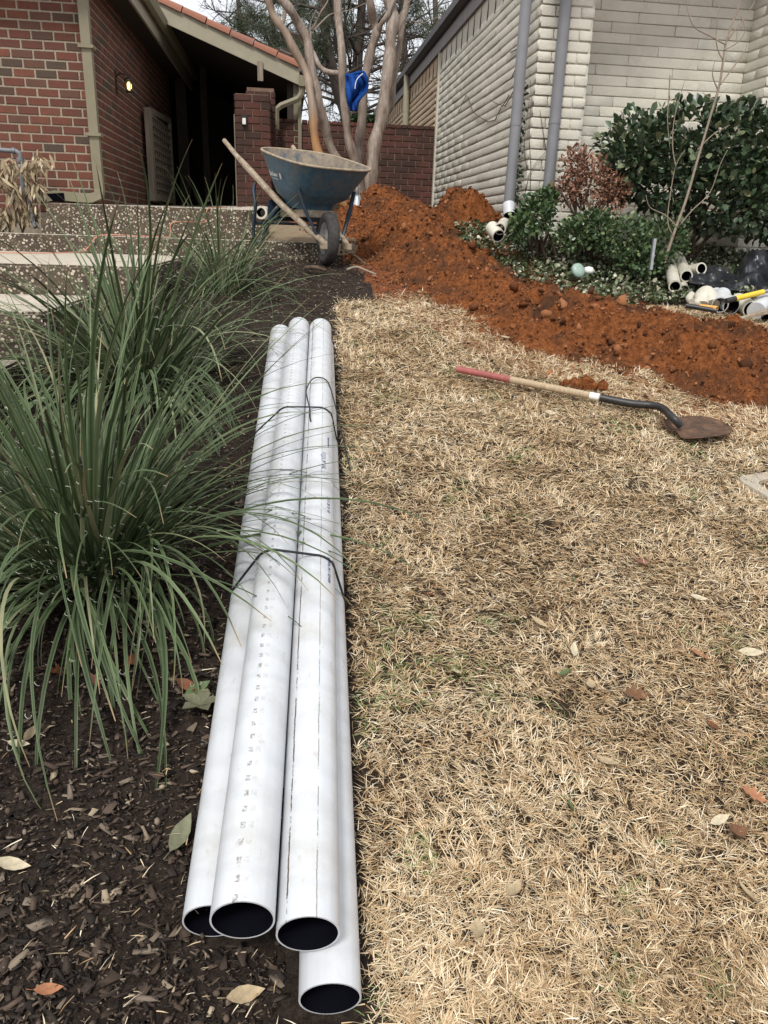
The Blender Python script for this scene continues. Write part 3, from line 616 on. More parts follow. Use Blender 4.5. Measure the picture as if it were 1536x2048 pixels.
ld = thing('pillar_light', 'small black fixture with a white lens on the wide brick pillar', 'lamp', p)
MB().box((-.03, -.0, -.035), (.03, .035, .055), bev=.005).build('housing', 'dark_metal', ld)
MB().box((-.018, -.012, -.045), (.02, -.001, .02), bev=.004).build('lens', 'white', ld)
MB().box((-.578, 9.72, .2), (-.566, 9.86, 1.2), bev=.003).build('edge_post', 'trim', house)
# ---- garden wall
gw = thing('brick_wall', 'low weathered red brick garden wall behind the crepe myrtle', 'wall')
MB().box((-.176, 11.1+.005, .0), (1.965, 11.3, 1.30)).build('core', 'mortar_old', gw)
cs = courses((-.18, 11.1, 0), (1, 0, 0), (0, -1, 0), 2.15, 1.30-BH*16, 1.30, BH, BL, .011, off=.5)
lay(gw, cs, 'brick_old', 'brick_old_mass', (.03, 2.2), .014)
# soldier cap row
for k in range(28):
    x_ = -.178+k*.0765; b = MB().box((x_+.003, 11.085, 1.302), (x_+.072, 11.31, 1.345), bev=.004).build('cap_brick', 'brick_old', gw)
# ---- white painted block building on the right
wh = thing('white_building', 'cream painted block building with grey gutter on the right', 'building')
WX, WY = 1.975, 6.73; CH, CL = .0782, .205
MB().box((WX+.008, WY+.02, -.6), (WX+.25, 11.29, 2.06)).box((WX+.2501, WY+.008, -.6), (2.40, WY+.4, 2.6)).build('wall', 'block_mortar', wh)
MB().box((2.401, 7.108, -.6), (3.92, 7.3, 2.6)).box((3.921, WY+.01, -.6), (4.9, WY+.5, 2.6)).build('wall_core', 'block_mortar', wh)
MB().box((WX+.01, 11.3, -.2), (WX+.25, 18, 2.06)).build('far_wall', 'tan_block', wh)
z0 = 2.02-CH*26; Zt = 2.02
cs = courses((WX, 11.1, 0), (0, -1, 0), (-1, 0, 0), 11.1-WY, z0, Zt, CH, .40, .008, jl=.3)
zf = 2.02-CH*32
cf = courses((WX, WY, 0), (1, 0, 0), (0, -1, 0), .425, zf, zf+CH*38, CH, CL, .010, off=.45)
cf += courses((3.92, WY, 0), (1, 0, 0), (0, -1, 0), .8, zf, zf+CH*38, CH, CL, .010, off=.45)
cf += courses((3.92, 7.1, 0), (0, -1, 0), (-1, 0, 0), .37, zf, zf+CH*38, CH, .37, .010)
cpn = courses((2.40, 7.1, 0), (1, 0, 0), (0, -1, 0), 1.52, zf, zf+CH*38, CH, .62, .004, jl=.4)
random.seed(3)
lay(wh, cs, 'block', 'block_mass', (.02, 6.5), .018, 170, 2, 'block', .011, .024)
lay(wh, cf, 'block', 'block_mass', (.02, 4.5), .03, 90, 2, 'block', .005, .012)
lay(wh, cpn, 'block_shade', 'block_mass', (.003, 28), .03, 50, 2, 'block', .005, .010)
ct = courses((WX, 18, 0), (0, -1, 0), (-1, 0, 0), 6.7, 1.1, Zt, CH, .45, .01, jl=.3)
random.seed(4)
lay(wh, ct, 'tan_block', 'tan_block', (.02, 6.5), .03, 90, 2, 'tan_block', .01, .026)
MB().box((WX-.03, 11.02, .2), (WX+.03, 11.09, 2.2)).build('corner_trim', 'siding', wh)
MB().box((WX-.0, WY-.0, 2.0), (WX+.3, 18, 2.035)).build('sill_band', 'block_mortar', wh)
yb = WY-.3; k = 0
while yb < 17.5:
    w_ = .30; tan_ = yb > 11.06; x_ = WX-.006
    mb = MB(); zt, zb = 2.24, 1.995
    mb.add([(x_, yb+.006, zb), (x_, yb+w_-.006, zb), (x_, yb+w_-.006, zt), (x_, yb+.006, zt), (x_+.018, yb+.006, zb), (x_+.018, yb+w_-.006, zb), (x_+.018, yb+w_-.006, zt), (x_+.018, yb+.006, zt)],
           [(0, 3, 2, 1), (4, 5, 6, 7), (0, 1, 5, 4), (1, 2, 6, 5), (2, 3, 7, 6), (3, 0, 4, 7)])
    mb.build('siding_board', 'siding_tan' if tan_ else 'siding', wh)
    q = MB(); y_ = yb+w_; q.add([(x_-.003, y_-.006, 2.235), (x_-.003, y_+.006, 2.235), (x_-.003, y_+.012, 2.01), (x_-.012, y_, 1.985), (x_-.003, y_-.012, 2.01), (x_+.01, y_, 1.95)], [(0, 1, 2, 3), (0, 3, 4), (2, 5, 3), (3, 5, 4)])
    q.build('batten_joint_shadow', 'soffit', wh)  # dark wedge: board joint with the batten's shadow modelled in
    yb += w_; k += 1
MB().box((WX-.035, WY-.6, 2.19), (WX+.012-.02, 18, 2.345)).build('fascia', 'fascia_grey', wh)
gg = MB(); gx = WX-.036
for y_ in (WY-.6, 18):
    gg.v += [(gx, y_, 2.44), (gx, y_, 2.34), (gx-.045, y_, 2.335), (gx-.085, y_, 2.37), (gx-.09, y_, 2.445), (gx-.08, y_, 2.445), (gx-.075, y_, 2.38), (gx-.04, y_, 2.35), (gx-.01, y_, 2.355), (gx-.01, y_, 2.44)]
n_ = 10; gg.f = [(k, (k+1) % n_, n_+(k+1) % n_, n_+k) for k in range(n_)]+[tuple(range(n_)), tuple(range(2*n_-1, n_-1, -1))]; gg.mi = [0]*len(gg.f)
gg.build('gutter', 'gutter_dark', wh)
MB().add([(WX-.06, WY-.65, 2.43), (5, WY-.65, 3.6), (5, 18, 3.6), (WX-.06, 18, 2.43), (WX-.06, WY-.65, 2.47), (5, WY-.65, 3.66), (5, 18, 3.66), (WX-.06, 18, 2.47)], [(0, 1, 2, 3), (7, 6, 5, 4), (0, 4, 5, 1), (1, 5, 6, 2), (2, 6, 7, 3), (3, 7, 4, 0)]).build('roof', 'gutter_dark', wh)
def dspout(a_, b_, r_, parent, name='downspout', mat='downspout'):
    a_, b_ = Vector(a_), Vector(b_); mb = MB().tube([a_, b_], r_, 16); d = (b_-a_)
    for t_ in (.33, .78): mb.tube([a_+d*t_-d.normalized()*.012, a_+d*t_+d.normalized()*.012], r_*1.06, 16)
    return mb.build(name, mat, parent, smooth=True, ang=50)
d1b = atY(1018, 405, 6.62); d1t = Vector((d1b.x+.02, 6.64, 2.9))
dspout(d1t, (d1b.x, 6.62, d1b.z), .043, wh)
d2b = atY(1097, 372, 6.66); dspout((d2b.x+.0, 6.66, 2.9), (d2b.x, 6.66, d2b.z-.1), .046, wh)
pp = atY(818, 190, 13.6); dspout((WX-.07, 13.6, 2.36), (WX-.07, 13.6, .8), .05, wh, mat='trim_light')
# vines on the white walls
def vine(pts, r_=.003, name='vine_stem', mat='stem', parent=None):
    return MB().tube(pts, [r_*(1-.6*i/len(pts)) for i in range(len(pts))], 5).build(name, mat, parent, smooth=True)
vn_t = thing('wall_vine', 'thin dried vine clinging to the white side wall', 'vine')
for pl_ in ([(1018, 190), (1010, 205), (1002, 215), (990, 240), (975, 243), (955, 232), (945, 222), (938, 200), (932, 190), (924, 210), (914, 232)], [(1028, 180), (1022, 192), (1010, 212), (995, 208), (980, 200)], [(1038, 95), (1030, 100), (1020, 105)], [(1034, 120), (1030, 140), (1022, 158), (1012, 163), (1006, 168)]):
    vine([atX(x_, y_, WX-.02) for x_, y_ in pl_], .005, parent=vn_t)
vn2 = thing('wall_vine', 'leafless vine stems climbing the white pilaster between the two downspouts', 'vine')
for pl_ in ([(1060, 390), (1062, 330), (1058, 270), (1063, 200), (1060, 160)], [(1050, 385), (1058, 350), (1072, 325), (1090, 305)], [(1092, 300), (1086, 260), (1080, 220)], [(1054, 340), (1048, 300), (1052, 250), (1060, 190)]):
    vine([atY(x_, y_, WY-.02) for x_, y_ in pl_], .003, parent=vn2)
iv = thing('climbing_ivy', 'strip of dark ivy growing up beside the left grey downspout', 'vine')
P = []; N = []
for k in range(420):
    t = random.random()**.8; p = atY(1032+16*(1-t)+random.gauss(0, 3.5)+0*t, 410-330*(1-t)*.75, WY-.03+random.uniform(-.03, .0)); P.append(tuple(p)); N.append((random.gauss(0, .6), -1, random.gauss(0, .6)))
IVY = (P, N, iv)
# ---- steps and patio
def slab(name, x0, x1, y0, y1, zt, zb):
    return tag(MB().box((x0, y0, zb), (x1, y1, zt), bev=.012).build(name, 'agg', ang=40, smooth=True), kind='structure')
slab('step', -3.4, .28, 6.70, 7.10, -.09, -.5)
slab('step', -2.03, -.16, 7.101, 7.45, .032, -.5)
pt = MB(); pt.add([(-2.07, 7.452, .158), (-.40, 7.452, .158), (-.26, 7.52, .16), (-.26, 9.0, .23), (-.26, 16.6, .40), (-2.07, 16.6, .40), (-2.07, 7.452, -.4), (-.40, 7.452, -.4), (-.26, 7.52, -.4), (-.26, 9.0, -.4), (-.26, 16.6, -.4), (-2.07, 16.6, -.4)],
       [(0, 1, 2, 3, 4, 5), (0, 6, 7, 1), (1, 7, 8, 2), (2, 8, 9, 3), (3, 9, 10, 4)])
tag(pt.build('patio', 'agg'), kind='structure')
slab('landing', -3.6, -.80, 4.70, 6.698, -.222, -.8)
slab('step', -3.6, -1.1, 3.75, 4.699, -.385, -1.1)
slab('step', -3.6, -1.22, 2.85, 3.749, -.60, -1.3)
slab('step', -3.6, -1.3, 1.9, 2.849, -.80, -1.5)
# orange cord
cp = [(-2.1, 6.0, -.212), (-1.85, 6.12, -.212), (-1.72, 6.3, -.212), (-1.62, 6.55, -.21), (-1.58, 6.67, -.19), (-1.5, 6.685, -.10), (-1.42, 6.76, -.078), (-1.2, 6.82, -.082), (-1.02, 6.95, -.082), (-.98, 7.07, -.075), (-.97, 7.085, .02), (-.88, 7.15, .042), (-.75, 7.36, .04), (-.71, 7.43, .06), (-.70, 7.435, .15), (-.64, 7.5, .17), (-.55, 7.7, .175)]
def smooth_pts(P, k=5):
    P = [Vector(p) for p in P]; out = []
    for i in range(len(P)-1):
        p0, p1, p2, p3 = P[max(i-1, 0)], P[i], P[i+1], P[min(i+2, len(P)-1)]
        for j in range(k):
            t = j/k; out.append(.5*((2*p1)+(p2-p0)*t+(2*p0-5*p1+4*p2-p3)*t*t+(3*p1-p0-3*p2+p3)*t**3))
    return out+[P[-1]]
tag(MB().tube(smooth_pts(cp), .0045, 6).build('extension_cord', 'orange_cord', smooth=True), 'thin orange extension cord trailing down the aggregate steps', 'cord')

# ------------------------------------------------------------ pipes
RO = .0535
dirp = Vector((.034, .9795, .1985)).normalized()
upn = Vector((0, -.1985, .98)).normalized(); side = dirp.cross(upn).normalized()
gc = Vector((.0582, .9459, -1.2246))       # centre of the near end of the lowest right pipe
a1 = Vector((.0218, .9724, -1.1045)); a2 = Vector((-.0854, .9776, -1.0692))
rows = []
b_r = gc
t_r = gc-side*RO+upn*RO*1.732
t_r = t_r+dirp*((a1-t_r).dot(dirp)); t_m = t_r-side*2*RO; t_m = t_m+dirp*((a2-t_m).dot(dirp))
b_m = gc-side*2*RO+dirp*.40; b_l = gc-side*4*RO+dirp*.145
e2, e1 = Vector((.0556, 3.9955, -.46)), Vector((.160, 3.916, -.456))
t_r, t_m = a1, a2
far = {'b_r': e1-upn*.0927+side*.012, 'b_m': (e1+e2)/2-upn*.0927, 'b_l': e2-upn*.05-side*.094+dirp*.03, 't_m': e2, 't_r': e1}
specs = [(b_r, 3.06, 'pvc', 'lowest white PVC pipe of the bundle, its mouth nearest the camera', (.0, 0)),
         (b_m, 3.05, 'pvc', 'white PVC pipe hidden under the middle of the bundle', (0, 0)),
         (b_l, 3.05, 'pvc', 'leftmost white PVC pipe, lying on mulch beside the yucca', (-.012, 0)),
         (t_m, 3.05, 'pvc_mid', 'upper left white PVC pipe with a row of brown smudges', (-.010, 0)),
         (t_r, 3.02, 'pvc_right', 'upper right white PVC pipe with printed writing and scratches', (0, 0))]
pipes = []
for (p, L_, mt, lb, tw), fk in zip(specs, ('b_r', 'b_m', 'b_l', 't_m', 't_r')):
    d = (far[fk]-p).normalized(); L_ = (far[fk]-p).length; u2 = d.cross(upn).normalized(); w2 = u2.cross(d)
    Mx = Matrix(((u2.x, d.x, w2.x, p.x), (u2.y, d.y, w2.y, p.y), (u2.z, d.z, w2.z, p.z), (0, 0, 0, 1)))
    mb = MB().pipe((0, 0, 0), (0, L_, 0), RO, RO-.0032, 56)
    o_ = mb.build('pvc_pipe', [mt, 'bore_shade'], smooth=True, ang=50); o_.matrix_world = Mx
    tag(o_, lb, 'pipe', 'long white pipes bundled on the ground'); pipes.append(o_)
def text(name, body, size, parent, M4, mat, ext=.0004):
    cu = bpy.data.curves.new(name, 'FONT'); cu.body = body; cu.size = size; cu.extrude = ext; cu.align_x = 'LEFT'; cu.align_y = 'CENTER'
    tmp = bpy.data.objects.new(name, cu); C.objects.link(tmp); dg = bpy.context.evaluated_depsgraph_get()
    me_ = bpy.data.meshes.new_from_object(tmp.evaluated_get(dg)); bpy.data.objects.remove(tmp); me_.materials.clear(); me_.materials.append(MAT[mat])
    o = bpy.data.objects.new(name, me_); C.objects.link(o); o.parent = parent; o.matrix_basis = M4; return o
def pipe_text(o, body, y, ang, size):
    # text running along the pipe on its surface; ang from top toward +x
    n = Vector((math.sin(ang), 0, math.cos(ang))); t = Vector((0, -1, 0)); b = n.cross(t)
    p = n*(RO+.0004)+Vector((0, y, 0)); Mt = Matrix(((t.x, b.x, n.x, p.x), (t.y, b.y, n.y, p.y), (t.z, b.z, n.z, p.z), (0, 0, 0, 1)))
    text('printed_text', body, size, o, Mt, 'ink')
pipe_text(pipes[4], 'BURIAL IN 1 SEWER', 1.02, .75, .013)
pipe_text(pipes[4], '20 11 20 1E  45', 1.34, .72, .014)
pipe_text(pipes[4], 'I I J J L M  1AL', 1.62, .38, .020)
pipe_text(pipes[4], 'MADE IN USA 10', 1.75, .72, .010)
# cords round the bundle
def wrap(yd, r_=.0028, extra=0.0):
    P = []; t_ = yd/3.03; b0 = b_r.lerp(far['b_r'], t_); m_ = RO+r_
    def q(c_, ang): return c_+side*math.sin(ang)*m_+upn*math.cos(ang)*m_
    def on(p, q_): dd_ = (q_-p).normalized(); return p+dd_*((b0-p).dot(dirp)/dd_.dot(dirp))
    cR, cTr, cTm, cL = b0, on(t_r, far['t_r']), on(t_m, far['t_m']), on(b_l, far['b_l'])
    for c_, a0, a1_ in ((cR, 2.9, 1.05), (cTr, 1.05, 0), (cTm, 0, -1.0), (cL, -1.0, -3.0)):
        for k in range(6): P.append(q(c_, a0+(a1_-a0)*k/5)+dirp*extra*(len(P)/24))
    return P
tag(MB().tube(smooth_pts(wrap(1.03, .0032, .03), 3), .0034, 6).build('binding_cord', 'cord_black', smooth=True), 'dark green cord strapped round the pipes near the yellow yucca tips, nearer one', 'cord')
bc = thing('binding_cord', 'black strap tied in a loose loop round the far half of the pipes', 'cord')
MB().tube(smooth_pts(wrap(1.98, .003, .03), 3), .0032, 6).build('strap', 'cord_black', bc, smooth=True)
cT = t_r.lerp(far['t_r'], .655)
MB().tube(smooth_pts([cT+side*-.035+upn*.052, cT+side*-.045+upn*.066+dirp*.06, cT+side*-.048+upn*.06+dirp*.16, cT+side*-.02+upn*.07+dirp*.25, cT+side*.03+upn*.06+dirp*.26, cT+side*.056+upn*.02+dirp*.2, cT+side*.09-upn*.06+dirp*.02, cT+side*.12-upn*.135-dirp*.16], 4), .0026, 6).build('loose_end', 'cord_black', bc, smooth=True)
MB().tube(smooth_pts([cT+side*-.035+upn*.056, cT+side*-.033+upn*.05-dirp*.08, cT+side*-.03+upn*.05-dirp*.12], 4), .003, 6).build('tail', 'cord_black', bc, smooth=True)

# ------------------------------------------------------------ shovel on the lawn
hA, hB = hitG(914, 738, .05), hitG(1200, 795, .05); sB = hitG(1362, 852, .07)
sh = thing('shovel', 'long handled shovel with red tipped wooden handle lying on the dry lawn', 'shovel')
hd = (hB-hA).normalized()
MB().tube([hA, hA+hd*.28], [.017, .0175], 12).build('red_grip', 'red_paint', sh, smooth=True, ang=50)
MB().tube([hA+hd*.281, hB], .0175, 12).build('handle', 'handle_wood', sh, smooth=True, ang=50)
MB().tube([hB-hd*.05, hB-hd*.005], .0182, 12).build('tape', 'white', sh, smooth=True, ang=50)
K = smooth_pts([hB, hB+hd*.14, hB+hd*.27+Vector((0, 0, .012)), sB+Vector((-.035, .03, .035)), sB+Vector((.0, .0, .0))], 5)
MB().tube(K, [.0195-.0025*i/len(K) for i in range(len(K))], 12).build('socket', 'black_steel', sh, smooth=True, ang=50)
bt = hitG(1484, 846, .03); bd = (bt-sB); bd = bd.normalized(); bs = bd.cross(Vector((0, -.2, 1))).normalized(); bu = bs.cross(bd)
bl = MB(); nL, nW = 14, 10; L_ = .30; vs = []
for i in range(nL+1):
    t = i/nL; hw = .105*(1-max(0, (t-.55)/.45)**2.2)**.5*(.93+.07*min(1, t*6)) if t < 1 else 0.004
    for j in range(nW+1):
        s_ = (j/nW*2-1); d_ = .032*(1-s_*s_)*(1-t*.75); cr_ = .012*math.exp(-(s_*4)**2)*(1-t)
        vs.append(sB+bd*(t*L_-.02)+bs*s_*hw+bu*(-d_+cr_*2+.018*t-.012))
fs = [(i*(nW+1)+j, i*(nW+1)+j+1, (i+1)*(nW+1)+j+1, (i+1)*(nW+1)+j) for i in range(nL) for j in range(nW)]
bl.add(vs, fs); o_ = bl.build('blade', 'blade', sh, smooth=True); md = o_.modifiers.new('s', 'SOLIDIFY'); md.thickness = .003

# ------------------------------------------------------------ wheelbarrow
B0 = Vector((.33, 6.15, -.05)); bx = Vector((-.423, .907, 0)).normalized(); by = Vector((-bx.y, bx.x, 0))
wb = thing('wheelbarrow', 'muddy blue wheelbarrow with wooden handles parked beside the red dirt', 'wheelbarrow', B0)
wb.rotation_euler = (0, 0, math.atan2(bx.y, bx.x))
def ring(cx, lx, ly, zf, e_=3.2, n=48):
    out = []
    for k in range(n):
        a_ = 2*math.pi*k/n; c_, s_ = math.cos(a_), math.sin(a_)
        x = cx+lx*math.copysign(abs(c_)**(2/e_), c_); y = ly*math.copysign(abs(s_)**(2/e_), s_)
        out.append((x, y, zf(x)))
    return out
tr = MB(); nR = 48; rings = []
for t in np.linspace(0, 1, 9):
    u = t**.8; cx = .37*(1-u)+.27*u; lx = .19*(1-u)+.455*u; ly = .17*(1-u)+.335*u
    if t < .13: cx, lx, ly = .37, .17+.02*t/.13, .15+.02*t/.13
    rings.append(ring(cx, lx, ly, lambda x, t=t: (.20+.10*(x-.2))*(1-t)+(.47+.205*(x+.18))*t))
vs = [p for r_ in rings for p in r_]; fs = [(i*nR+k, i*nR+(k+1) % nR, (i+1)*nR+(k+1) % nR, (i+1)*nR+k) for i in range(8) for k in range(nR)]+[tuple(range(nR-1, -1, -1))]
tr.add(vs, fs, 0)
inn = [((x-.3)*.985+.3, y*.985, z+.004) for (x, y, z) in vs]; tr.add(inn, [tuple(reversed(f)) for f in fs], 1)
tr.build('tray', ['tray', 'tray_in'], wb, smooth=True, ang=60)
rm = rings[-1]; MB().tube(rm+[rm[0]], .009, 8, cap=False).build('rim', 'rim', wb, smooth=True)
for s_ in (1, -1):
    h = MB().tube([(-.10, s_*.085, -.045), (.1, s_*.12, .045), (.45, s_*.2, .235), (.95, s_*.28, .53), (1.08, s_*.30, .605), (1.32, s_*.315, .74)], [.022, .023, .025, .025, .019, .018], 8, sq=1); h.build('handle', 'wood', wb, smooth=True, ang=40)
    lgm = MB(); kx = .60
    def leg(P): lgm.tube(smooth_pts(P, 4), .015, 8)
    leg([(.80, s_*.265, .40), (.79, s_*.285, .34), (.75, s_*.29, .22), (.80, s_*.29, .05), (.79, s_*.29, -.035), (.71, s_*.29, -.06), (.63, s_*.29, -.04), (.54, s_*.275, .10), (.47, s_*.22, .22)])
    lgm.build('leg', 'blue_steel', wb, smooth=True)
    MB().tube([(.02, s_*.11, .02), (.06, s_*.19, .20), (.08, s_*.235, .34)], .012, 6, sq=1.4).build('brace', 'blue_steel', wb)
    MB().box((-.13, s_*.088-.02, -.075), (-.02, s_*.088+.02, -.03), bev=.004).build('wheel_guard', 'rim', wb)
    MB().box((-.02, s_*.075-.012, -.03), (.02, s_*.075+.012, .01), bev=.003).build('axle_bracket', 'blue_steel', wb)
MB().box((.60, -.24, .12), (.63, .24, .27), bev=.004).build('cross_plate', 'blue_steel', wb)
MB().tube([(.785, -.28, .1), (.785, .28, .1)], .011, 6).build('leg_brace', 'blue_steel', wb)
MB().box((.18, -.15, .15), (.58, .15, .20)).build('deck', 'wood', wb)
Wm = Matrix.Translation((0, 0, 0))@Matrix.Rotation(math.pi/2, 4, 'X')
wl2 = MB(); pr_ = [(.115, .034), (.125, .045), (.16, .05), (.185, .042), (.192, .02), (.194, 0), (.192, -.02), (.185, -.042), (.16, -.05), (.125, -.045), (.115, -.034)]
wh2 = wl2.lathe([(r_*.97, z_*.85) for r_, z_ in pr_], 36, M4=Wm).build('wheel', 'tyre', wb, smooth=True); wh2.location = (0, .028, -.0); wh2.rotation_euler = (0.05, 0, -.2)
MB().lathe([(.0, .025), (.03, .025), (.035, .012), (.09, .014), (.112, .034), (.116, .034)], 28, M4=Wm).lathe([(.116, -.034), (.112, -.034), (.09, -.014), (.035, -.012), (.03, -.025), (0, -.025)], 28, M4=Wm).build('wheel_rim', 'hub', wh2, smooth=True)
MB().tube([(0, -.10, 0), (0, .10, 0)], .010, 8).build('axle', 'steel', wh2)
# lettering on the tray, near (left) side
def tray_pt(x, t, s_=1):
    u = t**.8; cx = .37*(1-u)+.27*u; lx = .19*(1-u)+.455*u; ly = .17*(1-u)+.335*u
    q = min(1, abs((x-cx)/lx)); y = ly*(1-q**3.2)**(1/3.2); z = (.20+.10*(x-.2))*(1-t)+(.47+.205*(x+.18))*t; return Vector((x, s_*y, z))
pa, pb, pc_ = tray_pt(.44, .64), tray_pt(.26, .64), tray_pt(.44, .76)
tx = (pb-pa).normalized(); tn = tx.cross((pc_-pa).normalized()).normalized(); 
if tn.y < 0: tn = -tn
ty = tn.cross(tx); p_ = pa+tn*.016
text('maker_name', 'Jackson', .048, wb, Matrix(((tx.x, ty.x, tn.x, p_.x), (tx.y, ty.y, tn.y, p_.y), (tx.z, ty.z, tn.z, p_.z), (0, 0, 0, 1))), 'white')
lo = MB(); q0 = p_+tx*.185
for (x0, y0, x1, y1) in ((0, -.022, .012, .022), (.018, -.022, .030, .022), (0, .012, .03, .022), (0, -.022, .03, -.014)):
    lo.add([q0+tx*x0+ty*y0+tn*.0006, q0+tx*x1+ty*y0+tn*.0006, q0+tx*x1+ty*y1+tn*.0006, q0+tx*x0+ty*y1+tn*.0006], [(0, 1, 2, 3)])
for (x0, x1) in ((.03, .14),): lo.add([p_+tx*x0-ty*.034, p_+tx*x1-ty*.034, p_+tx*x1-ty*.030, p_+tx*x0-ty*.030], [(0, 1, 2, 3)])
lo.build('emblem', 'white', wb)

# ------------------------------------------------------------ crepe myrtle
cm = thing('crepe_myrtle', 'bare multi trunk crepe myrtle in front of the red garden wall', 'tree', (0, 0, 0))
CM = 8.75
def trunk(pl_, Ys, rr, mat='crepe', name='trunk', n=14):
    P = [atY(x_, y_, Ys+(dy if len(q) > 2 else 0)) for q in pl_ for x_, y_, dy in [tuple(q)+(0,)*(3-len(q))]]
    k = 6; Q = smooth_pts(P, k); n_ = len(Q); rr2 = [.87*(rr[0]+(rr[1]-rr[0])*i/(n_-1)) for i in range(n_)]
    for i in range(n_):
        rr2[i] *= 1+.10*math.sin(i*.9+pl_[0][0])+random.uniform(-.04, .04)
    base_flare = 1; Q2 = [q+Vector((math.sin(i*.7)*.006, 0, 0)) for i, q in enumerate(Q)]
    return MB().tube(Q2, rr2, n).build(name, mat, cm, smooth=True)
TA = trunk([(700, 430), (672, 385, -.05), (643, 327, -.1), (628, 258, -.12), (622, 188, -.1), (610, 141), (577, 77), (550, 35), (535, 0), (520, -60)], CM, (.060, .036), 'peel')
TB = trunk([(712, 425, .1), (700, 375, .1), (684, 338, .1), (657, 282, .1), (641, 215), (627, 160, .05), (617, 94, .1), (601, 52, .1), (577, 16), (552, -20), (520, -80)], CM, (.060, .046))
TC = trunk([(724, 415), (714, 350, -.05), (707, 315, -.08), (694, 258, -.1), (687, 188, -.1), (682, 94, -.1), (675, 0), (672, -70)], CM, (.056, .040))
TD = trunk([(722, 420), (716, 350, .1), (719, 300, .15), (722, 258, .15), (726, 188, .15), (736, 125, .15), (752, 70, .1), (748, 45, .1), (738, 0), (726, -70)], CM, (.066, .044))
TE = trunk([(742, 412, -.15), (743, 370, -.15), (745, 320, -.15), (756, 262, -.1), (768, 210, -.05), (778, 120), (785, 47, .05), (780, 0, .1), (772, -80, .1)], CM, (.078, .066))
TF = trunk([(758, 270, .2), (770, 232, .2), (782, 205, .2), (793, 120, .25), (805, 50, .3), (814, 0, .3), (826, -70, .3)], CM, (.044, .038))
trunk([(752, 68, .1), (762, 50, .05), (775, 28), (795, -10)], CM, (.034, .026), name='limb')
trunk([(679, 147, -.1), (655, 143), (640, 134, .05), (627, 106, .1), (610, 88, .15), (598, 75, .15), (577, 62, .1)], CM, (.030, .020), 'crepe', 'limb')
trunk([(617, 55, .1), (614, 100, .1), (623, 60, .1), (640, 30), (655, 0), (665, -30)][2:], CM, (.012, .006), name='limb', n=6)
trunk([(620, 96, .1), (622, 50, .1), (632, 20)], CM, (.014, .008), name='limb', n=6)
trunk([(561, 50), (570, 30), (568, 0), (560, -40)], CM, (.024, .018), name='limb')
for pl_ in ([(625, 62, .1), (660, 30, .2), (700, 20, .3), (735, 5, .4)], [(790, 60, .1), (812, 42, .2), (850, 45, .2), (885, 30, .3)], [(790, 48), (806, 20), (830, -10)], [(626, 150), (610, 120, -.1), (585, 110, -.2), (560, 98, -.2)]):
    trunk(pl_, CM+.2, (.010, .004), name='limb', n=6)
# blue jacket hanging between two trunks
jk = thing('blue_jacket', 'royal blue garment with white piping hung on the crepe myrtle trunks', 'clothing')
outl = [(690, 151), (705, 152), (716, 148), (727, 147), (735, 160), (738, 172), (733, 186), (722, 196), (716, 202), (714, 220), (702, 224), (698, 212), (694, 190), (692, 170)]
nu, nv = 18, 18; vs = []; 
for j in range(nv+1):
    v = j/nv; yy = 150+v*72
    pts_ = []
    L_ = np.interp(yy, [150, 160, 172, 190, 205, 215, 224], [691, 691, 692, 694, 696, 698, 701]); R_ = np.interp(yy, [148, 158, 170, 180, 190, 198, 204, 210, 224], [727, 735, 738, 736, 730, 722, 716, 715, 713])
    for i in range(nu+1):
        u = i/nu; x_ = L_+(R_-L_)*u; y_ = yy+(3*math.sin(u*3.1)-2 if v < .1 else 0)
        dy = .05*math.sin(u*9+v*5)*(.3+v)+.03*math.sin(u*19-v*6)+.03*math.sin(v*8+u*5)+.06*float(fbm(u*4, v*4, 1.3, 3))
        vs.append(atY(x_, y_, CM-.25+dy*.7))
jb = MB(); jb.add(vs, [(j*(nu+1)+i, j*(nu+1)+i+1, (j+1)*(nu+1)+i+1, (j+1)*(nu+1)+i) for j in range(nv) for i in range(nu)])
o_ = jb.build('cloth_body', 'cloth', jk, smooth=True); md = o_.modifiers.new('s', 'SOLIDIFY'); md.thickness = .012
MB().tube(smooth_pts([atY(x_, y_, CM-.33) for x_, y_ in ((726, 147), (720, 152), (714, 159), (711, 168), (710, 178))], 4), .005, 6).build('piping', 'white_stripe', jk, smooth=True)
MB().tube(smooth_pts([atY(x_, y_, CM-.2) for x_, y_ in ((690, 151), (702, 150), (716, 146), (728, 146), (732, 158))], 4), .016, 8).build('collar', 'cloth', jk, smooth=True)

